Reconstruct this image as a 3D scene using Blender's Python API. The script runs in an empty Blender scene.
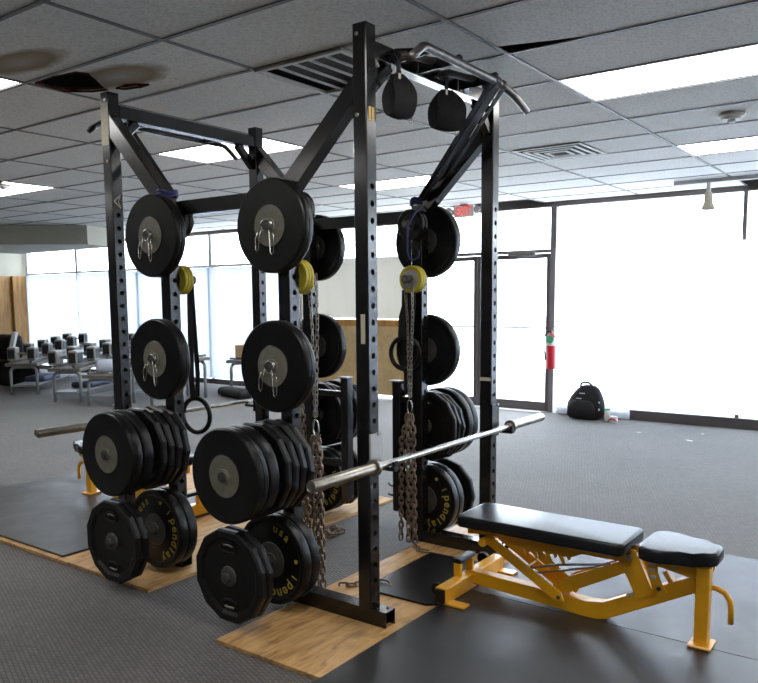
import bpy, bmesh, math, random
from mathutils import Vector, Matrix
random.seed(7)
C = bpy.context.scene.collection
PI = math.pi
T = 0.076
W = 1.183                      # spacing of near faces of the two frames (Y)
XA1, XA3, XB3, XB1 = 0.0, -0.48, -1.377, -1.862   # right face (max X) of each upright
HR = 2.75

# ------------------------------------------------------------------ materials
MATS = {}
def mat(name, col, rough=.5, metal=0., var=0., scale=20., bump=0., bscale=200., emit=None, estr=0., coat=0.):
    m = bpy.data.materials.new(name); m.use_nodes = True
    nt = m.node_tree; b = nt.nodes['Principled BSDF']
    b.inputs['Base Color'].default_value = (*col, 1); b.inputs['Roughness'].default_value = rough
    b.inputs['Metallic'].default_value = metal; b.inputs['Coat Weight'].default_value = coat
    tc = nt.nodes.new('ShaderNodeTexCoord')
    if var > 0:
        n = nt.nodes.new('ShaderNodeTexNoise'); n.inputs['Scale'].default_value = scale; n.inputs['Detail'].default_value = 4
        nt.links.new(tc.outputs['Object'], n.inputs['Vector'])
        r = nt.nodes.new('ShaderNodeMapRange'); r.inputs[1].default_value = .3; r.inputs[2].default_value = .7
        r.inputs[3].default_value = 1-var; r.inputs[4].default_value = 1+var
        nt.links.new(n.outputs['Fac'], r.inputs[0])
        mx = nt.nodes.new('ShaderNodeVectorMath'); mx.operation = 'SCALE'; mx.inputs[0].default_value = col
        nt.links.new(r.outputs[0], mx.inputs['Scale']); nt.links.new(mx.outputs[0], b.inputs['Base Color'])
    if bump > 0:
        n = nt.nodes.new('ShaderNodeTexNoise'); n.inputs['Scale'].default_value = bscale; n.inputs['Detail'].default_value = 2
        nt.links.new(tc.outputs['Object'], n.inputs['Vector'])
        bp = nt.nodes.new('ShaderNodeBump'); bp.inputs['Strength'].default_value = bump; bp.inputs['Distance'].default_value = .004
        nt.links.new(n.outputs['Fac'], bp.inputs['Height']); nt.links.new(bp.outputs[0], b.inputs['Normal'])
    if emit:
        b.inputs['Emission Color'].default_value = (*emit, 1); b.inputs['Emission Strength'].default_value = estr
    if max(col)<.03: b.inputs['Specular IOR Level'].default_value=.32
    MATS[name] = m
    return m
M = {}
M['steel_black'] = mat('black_powder_coat', (.007,.0065,.007), .27, .0, .15, 8, .08, 300, coat=.6)
M['steel_black'].node_tree.nodes['Principled BSDF'].inputs['Coat Roughness'].default_value=.16
M['hole'] = mat('hole_dark', (.004,.004,.004), .8)
M['steel'] = mat('brushed_steel', (.42,.40,.37), .3, 1., .12, 40)
M['sleeve'] = mat('worn_sleeve_steel', (.36,.33,.28), .32, 1., .2, 30)
M['bar_grey'] = mat('worn_grey_bar', (.10,.09,.085), .35, .6, .3, 30)
M['chrome'] = mat('chrome', (.55,.55,.53), .22, 1.)
M['rubber'] = mat('black_rubber', (.006,.006,.0065), .34, 0, .25, 12, .12, 120)
M['rubber_dull'] = mat('dull_rubber', (.007,.0065,.007), .38, 0, .25, 12, .2, 160)
M['hub'] = mat('olive_grey_hub', (.21,.20,.155), .5, .0, .15, 25)
M['hub_dark'] = mat('dark_hub', (.07,.068,.062), .45, .1, .2, 25)
M['yellow'] = mat('yellow_paint', (.86,.42,.012), .33, 0, .08, 6, coat=.2)
M['yellow_plate'] = mat('yellow_rubber', (.62,.50,.05), .45, 0, .1, 15)
M['lettering'] = mat('yellow_lettering', (.5,.40,.06), .6)
M['red_letter'] = mat('faded_red_lettering', (.10,.015,.012), .6)
M['pad'] = mat('black_vinyl', (.014,.015,.018), .27, 0, .1, 6, .08, 90)
M['fabric_black'] = mat('black_nylon', (.014,.013,.014), .8, 0, .2, 60, .3, 400)
M['band_blue'] = mat('blue_band', (.03,.03,.16), .55)
M['band_black'] = mat('black_band', (.012,.01,.014), .55)
M['chain'] = mat('rusty_chain', (.27,.20,.15), .42, .75, .35, 60)
M['chain_light'] = mat('zinc_chain', (.33,.30,.26), .4, .8, .3, 60)
M['white_plastic'] = mat('white_plastic', (.75,.74,.70), .5)
M['red'] = mat('red_paint', (.62,.015,.03), .35)
M['green'] = mat('green_label', (.10,.42,.25), .6)
M['label'] = mat('cream_label', (.62,.56,.42), .6, 0, .1, 60)
M['label_blue'] = mat('pale_blue_label', (.45,.62,.85), .5)
M['label_yellow'] = mat('amber_label', (.65,.42,.12), .6, 0, .25, 120)
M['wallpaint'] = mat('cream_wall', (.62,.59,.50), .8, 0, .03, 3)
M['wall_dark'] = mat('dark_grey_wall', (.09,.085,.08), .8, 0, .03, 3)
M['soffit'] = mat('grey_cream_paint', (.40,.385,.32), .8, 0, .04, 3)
M['frame'] = mat('bronze_frame', (.19,.17,.17), .5, .3, .08, 10)
M['frame_light'] = mat('grey_aluminium', (.50,.49,.50), .45, .3, .05, 10)
M['rack_grey'] = mat('grey_rack_paint', (.30,.32,.33), .5, .0, .1, 10)
M['rack_shelf'] = mat('taupe_shelf', (.19,.18,.16), .55, .0, .15, 10)
M['db'] = mat('dumbbell_black', (.02,.02,.022), .4, 0, .2, 20)
M['db_rim'] = mat('dumbbell_grey_face', (.30,.29,.26), .45, .3, .1, 20)
M['blue_pad'] = mat('slate_blue_pad', (.07,.09,.16), .5, 0, .15, 10)
M['white_pad'] = mat('pale_blue_vinyl', (.55,.6,.72), .5, 0, .08, 8)
M['basebd'] = mat('dark_baseboard', (.075,.065,.068), .6, 0, .15, 5)
M['vent'] = mat('vent_white', (.55,.53,.49), .5, 0, .06, 10)
M['vent_dark'] = mat('vent_dark', (.035,.032,.032), .8)
M['rust'] = mat('wet_stained_board', (.09,.035,.018), .9, 0, .5, 40)
M['plenum'] = mat('plenum_dark', (.02,.018,.016), .9)
M['tbar'] = mat('ceiling_grid_grey', (.13,.13,.135), .5, .0)
M['light'] = mat('ceiling_light_diffuser', (.9,.9,.9), .5, emit=(1,.98,.95), estr=8.0)
M['door_board'] = mat('bronze_door', (.10,.085,.085), .5)
M['asphalt'] = mat('outdoor_concrete', (.72,.71,.69), .9, 0, .1, .5)
M['orange'] = mat('orange_plastic', (.6,.2,.03), .5)
M['carton'] = mat('brown_cardboard', (.56,.40,.20), .8, 0, .12, 8)
M['foil'] = mat('white_scrap', (.6,.6,.58), .7)

def newmat(name):
    m = bpy.data.materials.new(name); m.use_nodes = True
    return m, m.node_tree, m.node_tree.nodes['Principled BSDF']
# carpet: fine woven ribs
def carpet():
    m, nt, b = newmat('woven_grey_carpet'); L = nt.links
    tc = nt.nodes.new('ShaderNodeTexCoord')
    mp = nt.nodes.new('ShaderNodeMapping'); mp.inputs['Rotation'].default_value = (0,0,.35)
    L.new(tc.outputs['Object'], mp.inputs[0])
    br = nt.nodes.new('ShaderNodeTexBrick'); br.inputs['Scale'].default_value = 1
    br.inputs['Brick Width'].default_value = .034; br.inputs['Row Height'].default_value = .019
    br.inputs['Mortar Size'].default_value = .0045; br.inputs['Mortar Smooth'].default_value = 1.
    br.inputs['Color1'].default_value = (.135,.120,.107,1); br.inputs['Color2'].default_value = (.088,.078,.070,1)
    br.inputs['Mortar'].default_value = (.022,.020,.021,1)
    L.new(mp.outputs[0], br.inputs['Vector'])
    n = nt.nodes.new('ShaderNodeTexNoise'); n.inputs['Scale'].default_value = 1.3; n.inputs['Detail'].default_value = 5
    L.new(tc.outputs['Object'], n.inputs['Vector'])
    r = nt.nodes.new('ShaderNodeMapRange'); r.inputs[1].default_value=.3; r.inputs[2].default_value=.7; r.inputs[3].default_value=.85; r.inputs[4].default_value=1.15
    L.new(n.outputs['Fac'], r.inputs[0])
    s = nt.nodes.new('ShaderNodeVectorMath'); s.operation='SCALE'
    L.new(br.outputs['Color'], s.inputs[0]); L.new(r.outputs[0], s.inputs['Scale']); L.new(s.outputs[0], b.inputs['Base Color'])
    bp = nt.nodes.new('ShaderNodeBump'); bp.inputs['Strength'].default_value=.6; bp.inputs['Distance'].default_value=.003; bp.invert=True
    L.new(br.outputs['Fac'], bp.inputs['Height']); L.new(bp.outputs[0], b.inputs['Normal'])
    b.inputs['Roughness'].default_value=.75; b.inputs['Sheen Weight'].default_value=.25; b.inputs['Sheen Roughness'].default_value=.5
    return m
M['carpet'] = carpet()
def ply():
    m, nt, b = newmat('plywood'); L = nt.links
    tc = nt.nodes.new('ShaderNodeTexCoord')
    mp = nt.nodes.new('ShaderNodeMapping'); mp.inputs['Scale'].default_value=(9,1.6,9)
    L.new(tc.outputs['Object'], mp.inputs[0])
    n = nt.nodes.new('ShaderNodeTexNoise'); n.inputs['Scale'].default_value=2.2; n.inputs['Detail'].default_value=8; n.inputs['Distortion'].default_value=1.6
    L.new(mp.outputs[0], n.inputs['Vector'])
    cr = nt.nodes.new('ShaderNodeValToRGB'); e = cr.color_ramp.elements
    e[0].position=.3; e[0].color=(.30,.15,.045,1); e[1].position=.62; e[1].color=(.66,.41,.17,1)
    k=e.new(.45); k.color=(.54,.31,.115,1)
    L.new(n.outputs['Fac'], cr.inputs[0])
    # wear scuffs
    n2 = nt.nodes.new('ShaderNodeTexNoise'); n2.inputs['Scale'].default_value=5; n2.inputs['Detail'].default_value=10
    L.new(tc.outputs['Object'], n2.inputs['Vector'])
    r = nt.nodes.new('ShaderNodeMapRange'); r.inputs[1].default_value=.56; r.inputs[2].default_value=.72; r.inputs[3].default_value=0; r.inputs[4].default_value=.6
    L.new(n2.outputs['Fac'], r.inputs[0])
    mx = nt.nodes.new('ShaderNodeMix'); mx.data_type='RGBA'; mx.inputs['B'].default_value=(.17,.11,.06,1)
    L.new(r.outputs[0], mx.inputs['Factor']); L.new(cr.outputs[0], mx.inputs['A']); L.new(mx.outputs['Result'], b.inputs['Base Color'])
    b.inputs['Roughness'].default_value=.5
    return m
M['ply'] = ply()
def wood():
    m, nt, b = newmat('orange_wood_panel'); L = nt.links
    tc = nt.nodes.new('ShaderNodeTexCoord')
    mp = nt.nodes.new('ShaderNodeMapping'); mp.inputs['Scale'].default_value=(8,8,1)
    L.new(tc.outputs['Object'], mp.inputs[0])
    n = nt.nodes.new('ShaderNodeTexNoise'); n.inputs['Scale'].default_value=2; n.inputs['Detail'].default_value=5
    L.new(mp.outputs[0], n.inputs['Vector'])
    cr = nt.nodes.new('ShaderNodeValToRGB'); e = cr.color_ramp.elements
    e[0].position=.3; e[0].color=(.28,.13,.03,1); e[1].position=.7; e[1].color=(.50,.27,.08,1)
    L.new(n.outputs['Fac'], cr.inputs[0]); L.new(cr.outputs[0], b.inputs['Base Color']); b.inputs['Roughness'].default_value=.45
    return m
M['wood'] = wood()
def mattex():
    m, nt, b = newmat('black_rubber_floor_mat'); L = nt.links
    tc = nt.nodes.new('ShaderNodeTexCoord')
    n = nt.nodes.new('ShaderNodeTexNoise'); n.inputs['Scale'].default_value=3.5; n.inputs['Detail'].default_value=9; n.inputs['Roughness'].default_value=.65
    L.new(tc.outputs['Object'], n.inputs['Vector'])
    cr = nt.nodes.new('ShaderNodeValToRGB'); e=cr.color_ramp.elements
    e[0].position=.35; e[0].color=(.012,.012,.013,1); e[1].position=.75; e[1].color=(.032,.031,.031,1)
    L.new(n.outputs['Fac'], cr.inputs[0]); L.new(cr.outputs[0], b.inputs['Base Color'])
    r = nt.nodes.new('ShaderNodeMapRange'); r.inputs[1].default_value=.3; r.inputs[2].default_value=.7; r.inputs[3].default_value=.33; r.inputs[4].default_value=.5
    L.new(n.outputs['Fac'], r.inputs[0]); L.new(r.outputs[0], b.inputs['Roughness'])
    n2 = nt.nodes.new('ShaderNodeTexNoise'); n2.inputs['Scale'].default_value=160
    L.new(tc.outputs['Object'], n2.inputs['Vector'])
    bp = nt.nodes.new('ShaderNodeBump'); bp.inputs['Strength'].default_value=.25; bp.inputs['Distance'].default_value=.002
    L.new(n2.outputs['Fac'], bp.inputs['Height']); L.new(bp.outputs[0], b.inputs['Normal'])
    b.inputs['Specular IOR Level'].default_value=.7
    return m
M['mat'] = mattex()
def tile(stain=False):
    m, nt, b = newmat('ceiling_tile'+('_stained' if stain else '')); L = nt.links
    tc = nt.nodes.new('ShaderNodeTexCoord')
    v = nt.nodes.new('ShaderNodeTexNoise'); v.inputs['Scale'].default_value=70; v.inputs['Detail'].default_value=3
    L.new(tc.outputs['Object'], v.inputs['Vector'])
    cr = nt.nodes.new('ShaderNodeValToRGB'); e=cr.color_ramp.elements
    e[0].position=.35; e[0].color=(.62,.615,.59,1); e[1].position=.55; e[1].color=(.80,.79,.76,1)
    L.new(v.outputs['Fac'], cr.inputs[0])
    last = cr.outputs[0]
    if stain:
        # round water stains with a darker tide line
        for (cx,cy,rx,ry,) in ((-1.88,-.50,.34,.13),(-1.70,-.03,.36,.17)):
            mp = nt.nodes.new('ShaderNodeMapping'); mp.vector_type='POINT'
            mp.inputs['Location'].default_value=(-cx/rx,-cy/ry,0); mp.inputs['Scale'].default_value=(1/rx,1/ry,0)
            L.new(tc.outputs['Object'], mp.inputs[0])
            nn = nt.nodes.new('ShaderNodeTexNoise'); nn.inputs['Scale'].default_value=6; L.new(tc.outputs['Object'], nn.inputs['Vector'])
            ln = nt.nodes.new('ShaderNodeVectorMath'); ln.operation='LENGTH'; L.new(mp.outputs[0], ln.inputs[0])
            ad = nt.nodes.new('ShaderNodeMath'); ad.operation='MULTIPLY_ADD'; ad.inputs[1].default_value=.5
            L.new(nn.outputs['Fac'], ad.inputs[0]); L.new(ln.outputs['Value'], ad.inputs[2])
            cr2 = nt.nodes.new('ShaderNodeValToRGB'); q=cr2.color_ramp.elements
            q[0].position=0; q[0].color=(.55,.55,.55,1); q[1].position=.68; q[1].color=(.0,.0,.0,1)
            k=q.new(.5); k.color=(.95,.95,.95,1); k=q.new(.62); k.color=(.4,.4,.4,1)
            dv = nt.nodes.new('ShaderNodeMath'); dv.operation='MULTIPLY'; dv.inputs[1].default_value=.5
            L.new(ad.outputs[0], dv.inputs[0]); L.new(dv.outputs[0], cr2.inputs[0])
            mx = nt.nodes.new('ShaderNodeMix'); mx.data_type='RGBA'; mx.inputs['B'].default_value=(.24,.17,.075,1)
            L.new(cr2.outputs[0], mx.inputs['Factor']); L.new(last, mx.inputs['A']); last = mx.outputs['Result']
    L.new(last, b.inputs['Base Color']); b.inputs['Roughness'].default_value=.85
    bp = nt.nodes.new('ShaderNodeBump'); bp.inputs['Strength'].default_value=.3; bp.inputs['Distance'].default_value=.003
    L.new(v.outputs['Fac'], bp.inputs['Height']); L.new(bp.outputs[0], b.inputs['Normal'])
    return m
M['tile'] = tile(); M['tile_stain'] = tile(True)
def paper(name, col, trans, fold_shade=.12):
    m = bpy.data.materials.new(name); m.use_nodes=True; nt=m.node_tree; L=nt.links; nt.nodes.clear()
    out=nt.nodes.new('ShaderNodeOutputMaterial'); d=nt.nodes.new('ShaderNodeBsdfDiffuse'); t=nt.nodes.new('ShaderNodeBsdfTranslucent')
    mx=nt.nodes.new('ShaderNodeMixShader'); mx.inputs[0].default_value=trans
    tc=nt.nodes.new('ShaderNodeTexCoord'); mp=nt.nodes.new('ShaderNodeMapping'); mp.inputs['Scale'].default_value=(2.2,1,.25)
    n=nt.nodes.new('ShaderNodeTexNoise'); n.inputs['Scale'].default_value=1.6; n.inputs['Detail'].default_value=3
    L.new(tc.outputs['Object'],mp.inputs[0]); L.new(mp.outputs[0],n.inputs['Vector'])
    r=nt.nodes.new('ShaderNodeMapRange'); r.inputs[1].default_value=.3; r.inputs[2].default_value=.7; r.inputs[3].default_value=1-fold_shade; r.inputs[4].default_value=1  # streaky noise puts soft fold shading into the paper colour
    L.new(n.outputs['Fac'],r.inputs[0])
    s=nt.nodes.new('ShaderNodeVectorMath'); s.operation='SCALE'; s.inputs[0].default_value=col; L.new(r.outputs[0],s.inputs['Scale'])
    L.new(s.outputs[0],d.inputs[0]); L.new(s.outputs[0],t.inputs[0])
    L.new(d.outputs[0],mx.inputs[1]); L.new(t.outputs[0],mx.inputs[2]); L.new(mx.outputs[0],out.inputs[0])
    return m
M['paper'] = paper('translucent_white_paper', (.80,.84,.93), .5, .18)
M['paper_left'] = paper('dimmed_white_paper', (.50,.54,.62), .36, .25)  # darker, less translucent copy of the white paper, dims the left sheets by colour
M['paper_cream'] = paper('backed_cream_paper', (.78,.74,.64), .06, .08)
def glass():
    m = bpy.data.materials.new('clear_window_glass'); m.use_nodes=True; nt=m.node_tree; L=nt.links; nt.nodes.clear()
    out=nt.nodes.new('ShaderNodeOutputMaterial'); a=nt.nodes.new('ShaderNodeBsdfTransparent'); g=nt.nodes.new('ShaderNodeBsdfGlossy')
    g.inputs['Roughness'].default_value=.02; a.inputs[0].default_value=(.93,.95,.97,1)
    mx=nt.nodes.new('ShaderNodeMixShader'); mx.inputs[0].default_value=.06
    L.new(a.outputs[0],mx.inputs[1]); L.new(g.outputs[0],mx.inputs[2]); L.new(mx.outputs[0],out.inputs[0]); return m
M['glass'] = glass()

# ------------------------------------------------------------------ mesh helpers
def nb(): return bmesh.new()
def box(bm, x0,x1,y0,y1,z0,z1, bev=0., seg=1):
    vs=[bm.verts.new((x,y,z)) for x in (x0,x1) for y in (y0,y1) for z in (z0,z1)]
    F=[(0,1,3,2),(4,6,7,5),(0,4,5,1),(2,3,7,6),(0,2,6,4),(1,5,7,3)]
    fs=[bm.faces.new([vs[i] for i in f]) for f in F]
    if bev>0:
        es=list({e for f in fs for e in f.edges})
        bmesh.ops.bevel(bm,geom=es,offset=bev,segments=seg,affect='EDGES',profile=.5)
def frame_of(d, up=None):
    d=d.normalized(); up=up or Vector((0,0,1))
    if abs(d.dot(up))>.98: up=Vector((1,0,0)) if abs(d.x)<.9 else Vector((0,1,0))
    s=d.cross(up).normalized(); u=s.cross(d).normalized(); return s,u
def beam(bm,a,b,w,h,up=None,bev=.004):
    """rectangular bar from a to b; w sideways, h along up"""
    a=Vector(a); b=Vector(b); d=b-a; s,u=frame_of(d,up)
    t=nb(); box(t,0,d.length,-w/2,w/2,-h/2,h/2,bev)
    R=Matrix((d.normalized(),s,u)).transposed().to_4x4(); R.translation=a
    t.transform(R); me=bpy.data.meshes.new('t'); t.to_mesh(me); t.free(); bm.from_mesh(me); bpy.data.meshes.remove(me)
def tube(bm,pts,r,n=10,closed=False,cap=True):
    pts=[Vector(p) for p in pts]; N=len(pts); rings=[]
    prev=None
    for i,p in enumerate(pts):
        if closed: d=pts[(i+1)%N]-pts[i-1]
        else: d=pts[min(i+1,N-1)]-pts[max(i-1,0)]
        d.normalize()
        if prev is None: s,u=frame_of(d)
        else:
            s=prev-d*prev.dot(d)
            s=s.normalized() if s.length>1e-6 else frame_of(d)[0]
            u=s.cross(d).normalized()
        prev=s
        rr=r[i] if isinstance(r,(list,tuple)) else r
        rings.append([bm.verts.new(p+s*rr*math.cos(2*PI*k/n)+u*rr*math.sin(2*PI*k/n)) for k in range(n)])
    M_=N if closed else N-1
    for i in range(M_):
        A=rings[i]; B=rings[(i+1)%N]
        for k in range(n):
            bm.faces.new((A[k],A[(k+1)%n],B[(k+1)%n],B[k]))
    if cap and not closed: bm.faces.new(rings[0][::-1]); bm.faces.new(rings[-1])
def lathe(bm,prof,c,axis='y',n=48,sign=1):
    """prof: list of (radius, offset along axis)"""
    rings=[]
    for (r,o) in prof:
        ring=[]
        for k in range(n):
            a=2*PI*k/n; p=(r*math.cos(a),r*math.sin(a))
            if axis=='y': v=(c[0]+p[0],c[1]+sign*o,c[2]+p[1])
            elif axis=='x': v=(c[0]+sign*o,c[1]+p[0],c[2]+p[1])
            else: v=(c[0]+p[0],c[1]+p[1],c[2]+sign*o)
            ring.append(bm.verts.new(v))
        rings.append(ring)
    for i in range(len(rings)-1):
        for k in range(n): bm.faces.new((rings[i][k],rings[i][(k+1)%n],rings[i+1][(k+1)%n],rings[i+1][k]))
    return rings
def disc(bm,ring): bm.faces.new(ring)
def cyl(bm,c,r,h,axis='z',n=24,bev=0):
    pr=[(r,0),(r,h)] if not bev else [(r-bev,0),(r,bev),(r,h-bev),(r-bev,h)]
    R=lathe(bm,pr,c,axis,n); bm.faces.new(R[0]); bm.faces.new(R[-1])
def prism(bm,poly,y0,y1,plane='xz',bev=0):
    """extrude polygon drawn in plane across the third axis"""
    def P(p,t):
        return {'xz':(p[0],t,p[1]),'xy':(p[0],p[1],t),'yz':(t,p[0],p[1])}[plane]
    a=[bm.verts.new(P(p,y0)) for p in poly]; b=[bm.verts.new(P(p,y1)) for p in poly]; n=len(poly)
    fs=[bm.faces.new(a[::-1]),bm.faces.new(b)]
    for k in range(n): fs.append(bm.faces.new((a[k],a[(k+1)%n],b[(k+1)%n],b[k])))
    if bev:
        es=list({e for f in fs[:2] for e in f.edges})
        bmesh.ops.bevel(bm,geom=es,offset=bev,segments=2,affect='EDGES')
def wloc(o):
    v=Vector((0,0,0))
    while o: v+=o.location; o=o.parent
    return v
def obj(name,bm,m,parent=None,smooth=None,origin=None):
    bmesh.ops.recalc_face_normals(bm,faces=bm.faces)
    co=[v.co for v in bm.verts]
    if origin is None:
        lo=[min(v[i] for v in co) for i in range(3)]; hi=[max(v[i] for v in co) for i in range(3)]
        origin=Vector(((lo[0]+hi[0])/2,(lo[1]+hi[1])/2,lo[2]))
    origin=Vector(origin)
    bmesh.ops.translate(bm,verts=bm.verts,vec=-origin)
    me=bpy.data.meshes.new(name); bm.to_mesh(me); bm.free(); 
    o=bpy.data.objects.new(name,me); C.objects.link(o)
    for k in (m if isinstance(m,(list,tuple)) else [m]): me.materials.append(k)
    if parent is not None: o.parent=parent; o.location=origin-wloc(parent)
    else: o.location=origin
    if smooth:
        me.shade_smooth() if smooth is True else me.set_sharp_from_angle(angle=math.radians(smooth)) 
        if smooth is not True:
            for p in me.polygons: p.use_smooth=True
    return o
def tag(o,label,cat,group=None):
    o['label']=label; o['category']=cat
    if group: o['group']=group
    return o
def thing(name,label,cat,loc,group=None):
    o=bpy.data.objects.new(name,None); C.objects.link(o); o.location=loc; o.empty_display_size=.1
    return tag(o,label,cat,group)
def struct(name,bm,m,origin=(0,0,0),parent=None):
    o=obj(name,bm,m,parent,origin=origin)
    if parent is None: o['kind']='structure'
    return o
def dup(root,loc,label=None,group=None,rz=None):
    r=root.copy(); C.objects.link(r); r.location=loc
    if rz is not None: r.rotation_euler=(0,0,rz)
    if label: r['label']=label
    if group: r['group']=group
    for ch in list(root.children):
        c=ch.copy(); C.objects.link(c); c.parent=r
        for g in list(ch.children):
            d=g.copy(); C.objects.link(d); d.parent=c
    return r
def arcpts(c,r,a0,a1,n,plane='xz',y=0):
    o=[]
    for i in range(n+1):
        a=a0+(a1-a0)*i/n; p=(c[0]+r*math.cos(a),c[1]+r*math.sin(a))
        o.append({'xz':(p[0],y,p[1]),'yz':(y,p[0],p[1]),'xy':(p[0],p[1],y)}[plane])
    return o
def text_mesh(s,size,depth=.001,off=.012):
    cu=bpy.data.curves.new('txt','FONT'); cu.body=s; cu.size=size; cu.extrude=depth; cu.align_x='CENTER'; cu.offset=size*off
    o=bpy.data.objects.new('txt',cu); C.objects.link(o)
    dg=bpy.context.evaluated_depsgraph_get(); me=bpy.data.meshes.new_from_object(o.evaluated_get(dg))
    bpy.data.objects.remove(o); bpy.data.curves.remove(cu); return me
def add_text(bm,s,size,Mx,depth=.001,off=.012):
    me=text_mesh(s,size,depth,off); me.transform(Mx); bm.from_mesh(me); bpy.data.meshes.remove(me)

# ------------------------------------------------------------------ room
HC=2.79; YW=6.9; GX,GY=.215,.323; PX,PY=1.2192,.6096
XL,XR,YB=-15.1,9.0,-5.2
bm=nb(); box(bm,XL-.1,XR+.1,YB-.1,YW+.12,-.06,0); struct('floor',bm,M['carpet'])
# tiles
holes=set()
bm=nb()
def tq(bm,x0,x1,y0,y1,z): bm.faces.new([bm.verts.new((x0,y0,z)),bm.verts.new((x1,y0,z)),bm.verts.new((x1,y1,z)),bm.verts.new((x0,y1,z))])
cols=range(-13,9); rows=range(-10,12)
special={(-2,-1),(0,0),(-1,0)}   # stained tile, shifted tile, return grille (left half col -1)
lights=[]
for i in cols:
    for k in rows:
        if i%3==0 and (k-2)%4==0 and i>-8: lights.append((i,k))
stained={(-2,-2)}
for i in cols:
    for k in rows:
        x0,x1,y0,y1=GX+i*PX,GX+(i+1)*PX,GY+k*PY,GY+(k+1)*PY
        x0,x1=max(x0,XL),min(x1,XR); y1=min(y1,YW); y0=max(y0,YB)
        if x1<=x0 or y1<=y0 or (i,k) in special or (i,k) in stained: continue
        if (i,k)==(-1,0): continue
        if (i,k) in lights: continue
        tq(bm,x0,x1,y0,y1,HC+.006)
# half tile beside the return grille
tq(bm,GX-PX+.6096,GX,GY,GY+PY,HC+.006)
struct('ceiling',bm,M['tile'])
bm=nb(); box(bm,XL,XR,YB,YW,HC+.35,HC+.37); struct('ceiling_deck',bm,M['plenum']) 
# stained tiles, one with a torn hole
bm=nb(); x0,y0=GX-2*PX,GY-2*PY
tq(bm,x0,x0+PX,y0,y0+PY,HC+.005)
x0,y0=GX-2*PX,GY-PY
outer=[(x0,y0),(x0+PX,y0),(x0+PX,y0+PY),(x0,y0+PY)]
hole1=[(-2.17,-.262),(-1.97,-.266),(-1.80,-.24),(-1.77,-.18),(-1.84,-.10),(-1.88,-.02),(-1.96,.065),(-2.06,.03),(-2.14,-.02),(-2.19,-.08),(-2.20,-.17)]
hole2=[(-1.90,.085),(-1.84,.085),(-1.80,.075),(-1.74,.10),(-1.69,.15),(-1.74,.145),(-1.80,.135),(-1.86,.12)]
es=[]
for poly in (outer,hole1,hole2):
    vs=[bm.verts.new((p[0],p[1],HC+.005)) for p in poly]
    es+= [bm.edges.new((vs[i],vs[(i+1)%len(vs)])) for i in range(len(vs))]
bmesh.ops.triangle_fill(bm,edges=es,use_beauty=True)
def inside(p,poly):
    c=False
    for i in range(len(poly)):
        a,b_=poly[i],poly[i-1]
        if (a[1]>p[1])!=(b_[1]>p[1]) and p[0]<(b_[0]-a[0])*(p[1]-a[1])/(b_[1]-a[1])+a[0]: c=not c
    return c
for f in list(bm.faces):
    c=f.calc_center_median()
    if inside(c,hole1) or inside(c,hole2): bm.faces.remove(f)
st=obj('stained_ceiling_tile',bm,M['tile_stain'],origin=(0,0,0)); st['kind']='structure'; st.name='trim_4'
# torn rim hanging down
bm=nb()
for poly in (hole1,hole2):
    n=len(poly); random.seed(3)
    lo=[bm.verts.new((p[0]+random.uniform(-.02,.02),p[1]+random.uniform(-.01,.02),HC+.004-random.uniform(.002,.014))) for p in poly]
    hi=[bm.verts.new((p[0],p[1],HC+.02)) for p in poly]
    for k in range(n): bm.faces.new((lo[k],lo[(k+1)%n],hi[(k+1)%n],hi[k]))
o=obj('torn_edge',bm,M['rust'],st)
# shifted tile
bm=nb(); x0,y0=GX,GY
vs=[(x0,y0,HC+.008),(x0+PX,y0,HC+.008),(x0+PX,y0+PY,HC+.008),(x0+.46,y0+PY,HC+.008),(x0,y0+PY-.14,HC+.008)]
prism(bm,[(v[0],v[1]) for v in vs],HC+.006,HC+.02,'xy'); o=struct('trim_5',bm,M['tile'])
# grid
bm=nb()
for i in range(-13,9):
    x=GX+i*PX
    if XL<x<XR: box(bm,x-.012,x+.012,YB,YW,HC,HC+.006)
struct('trim_1',bm,M['tbar'])
bm=nb()
for k in range(-9,12):
    y=GY+k*PY
    if YB<y<YW:
        for i in range(-13,9):
            xa=max(GX+i*PX+.012,XL); xb=min(GX+(i+1)*PX-.012,XR)
            if xb>xa: box(bm,xa,xb,y-.012,y+.012,HC+.0005,HC+.006)
struct('trim_2',bm,M['tbar'])
# ceiling lights
desc={(0,2):'long bright ceiling light above the right end of the pull-up bar',(0,6):'ceiling light nearest the white spotlight on its track',
 (-3,2):'ceiling light seen beyond the crossbeam of the left rack frame',(-3,6):'ceiling light seen beyond the rack between the two tall frames',
 (-6,2):'ceiling light at the far left edge beside the round smoke alarm',(-3,-2):'ceiling light cut off by the upper left edge next to the stained tile'}
for (i,k) in lights:
    x0,y0=GX+i*PX,GY+k*PY
    if x0<XL or x0+PX>XR or y0<YB or y0+PY>YW: 
        continue
    L_=desc.get((i,k),'recessed fluorescent ceiling light with a white diffuser out of the picture')
    t=thing('ceiling_light',L_,'ceiling light',(x0+PX/2,y0+PY/2,HC+.01),'recessed ceiling lights')
    bm=nb(); box(bm,x0+.014,x0+PX-.014,y0+.014,y0+PY-.014,HC+.010,HC+.016); obj('diffuser',bm,M['light'],t)
    bm=nb(); box(bm,x0,x0+PX,y0,y0+PY,HC+.02,HC+.09); obj('housing',bm,M['vent'],t)

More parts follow.
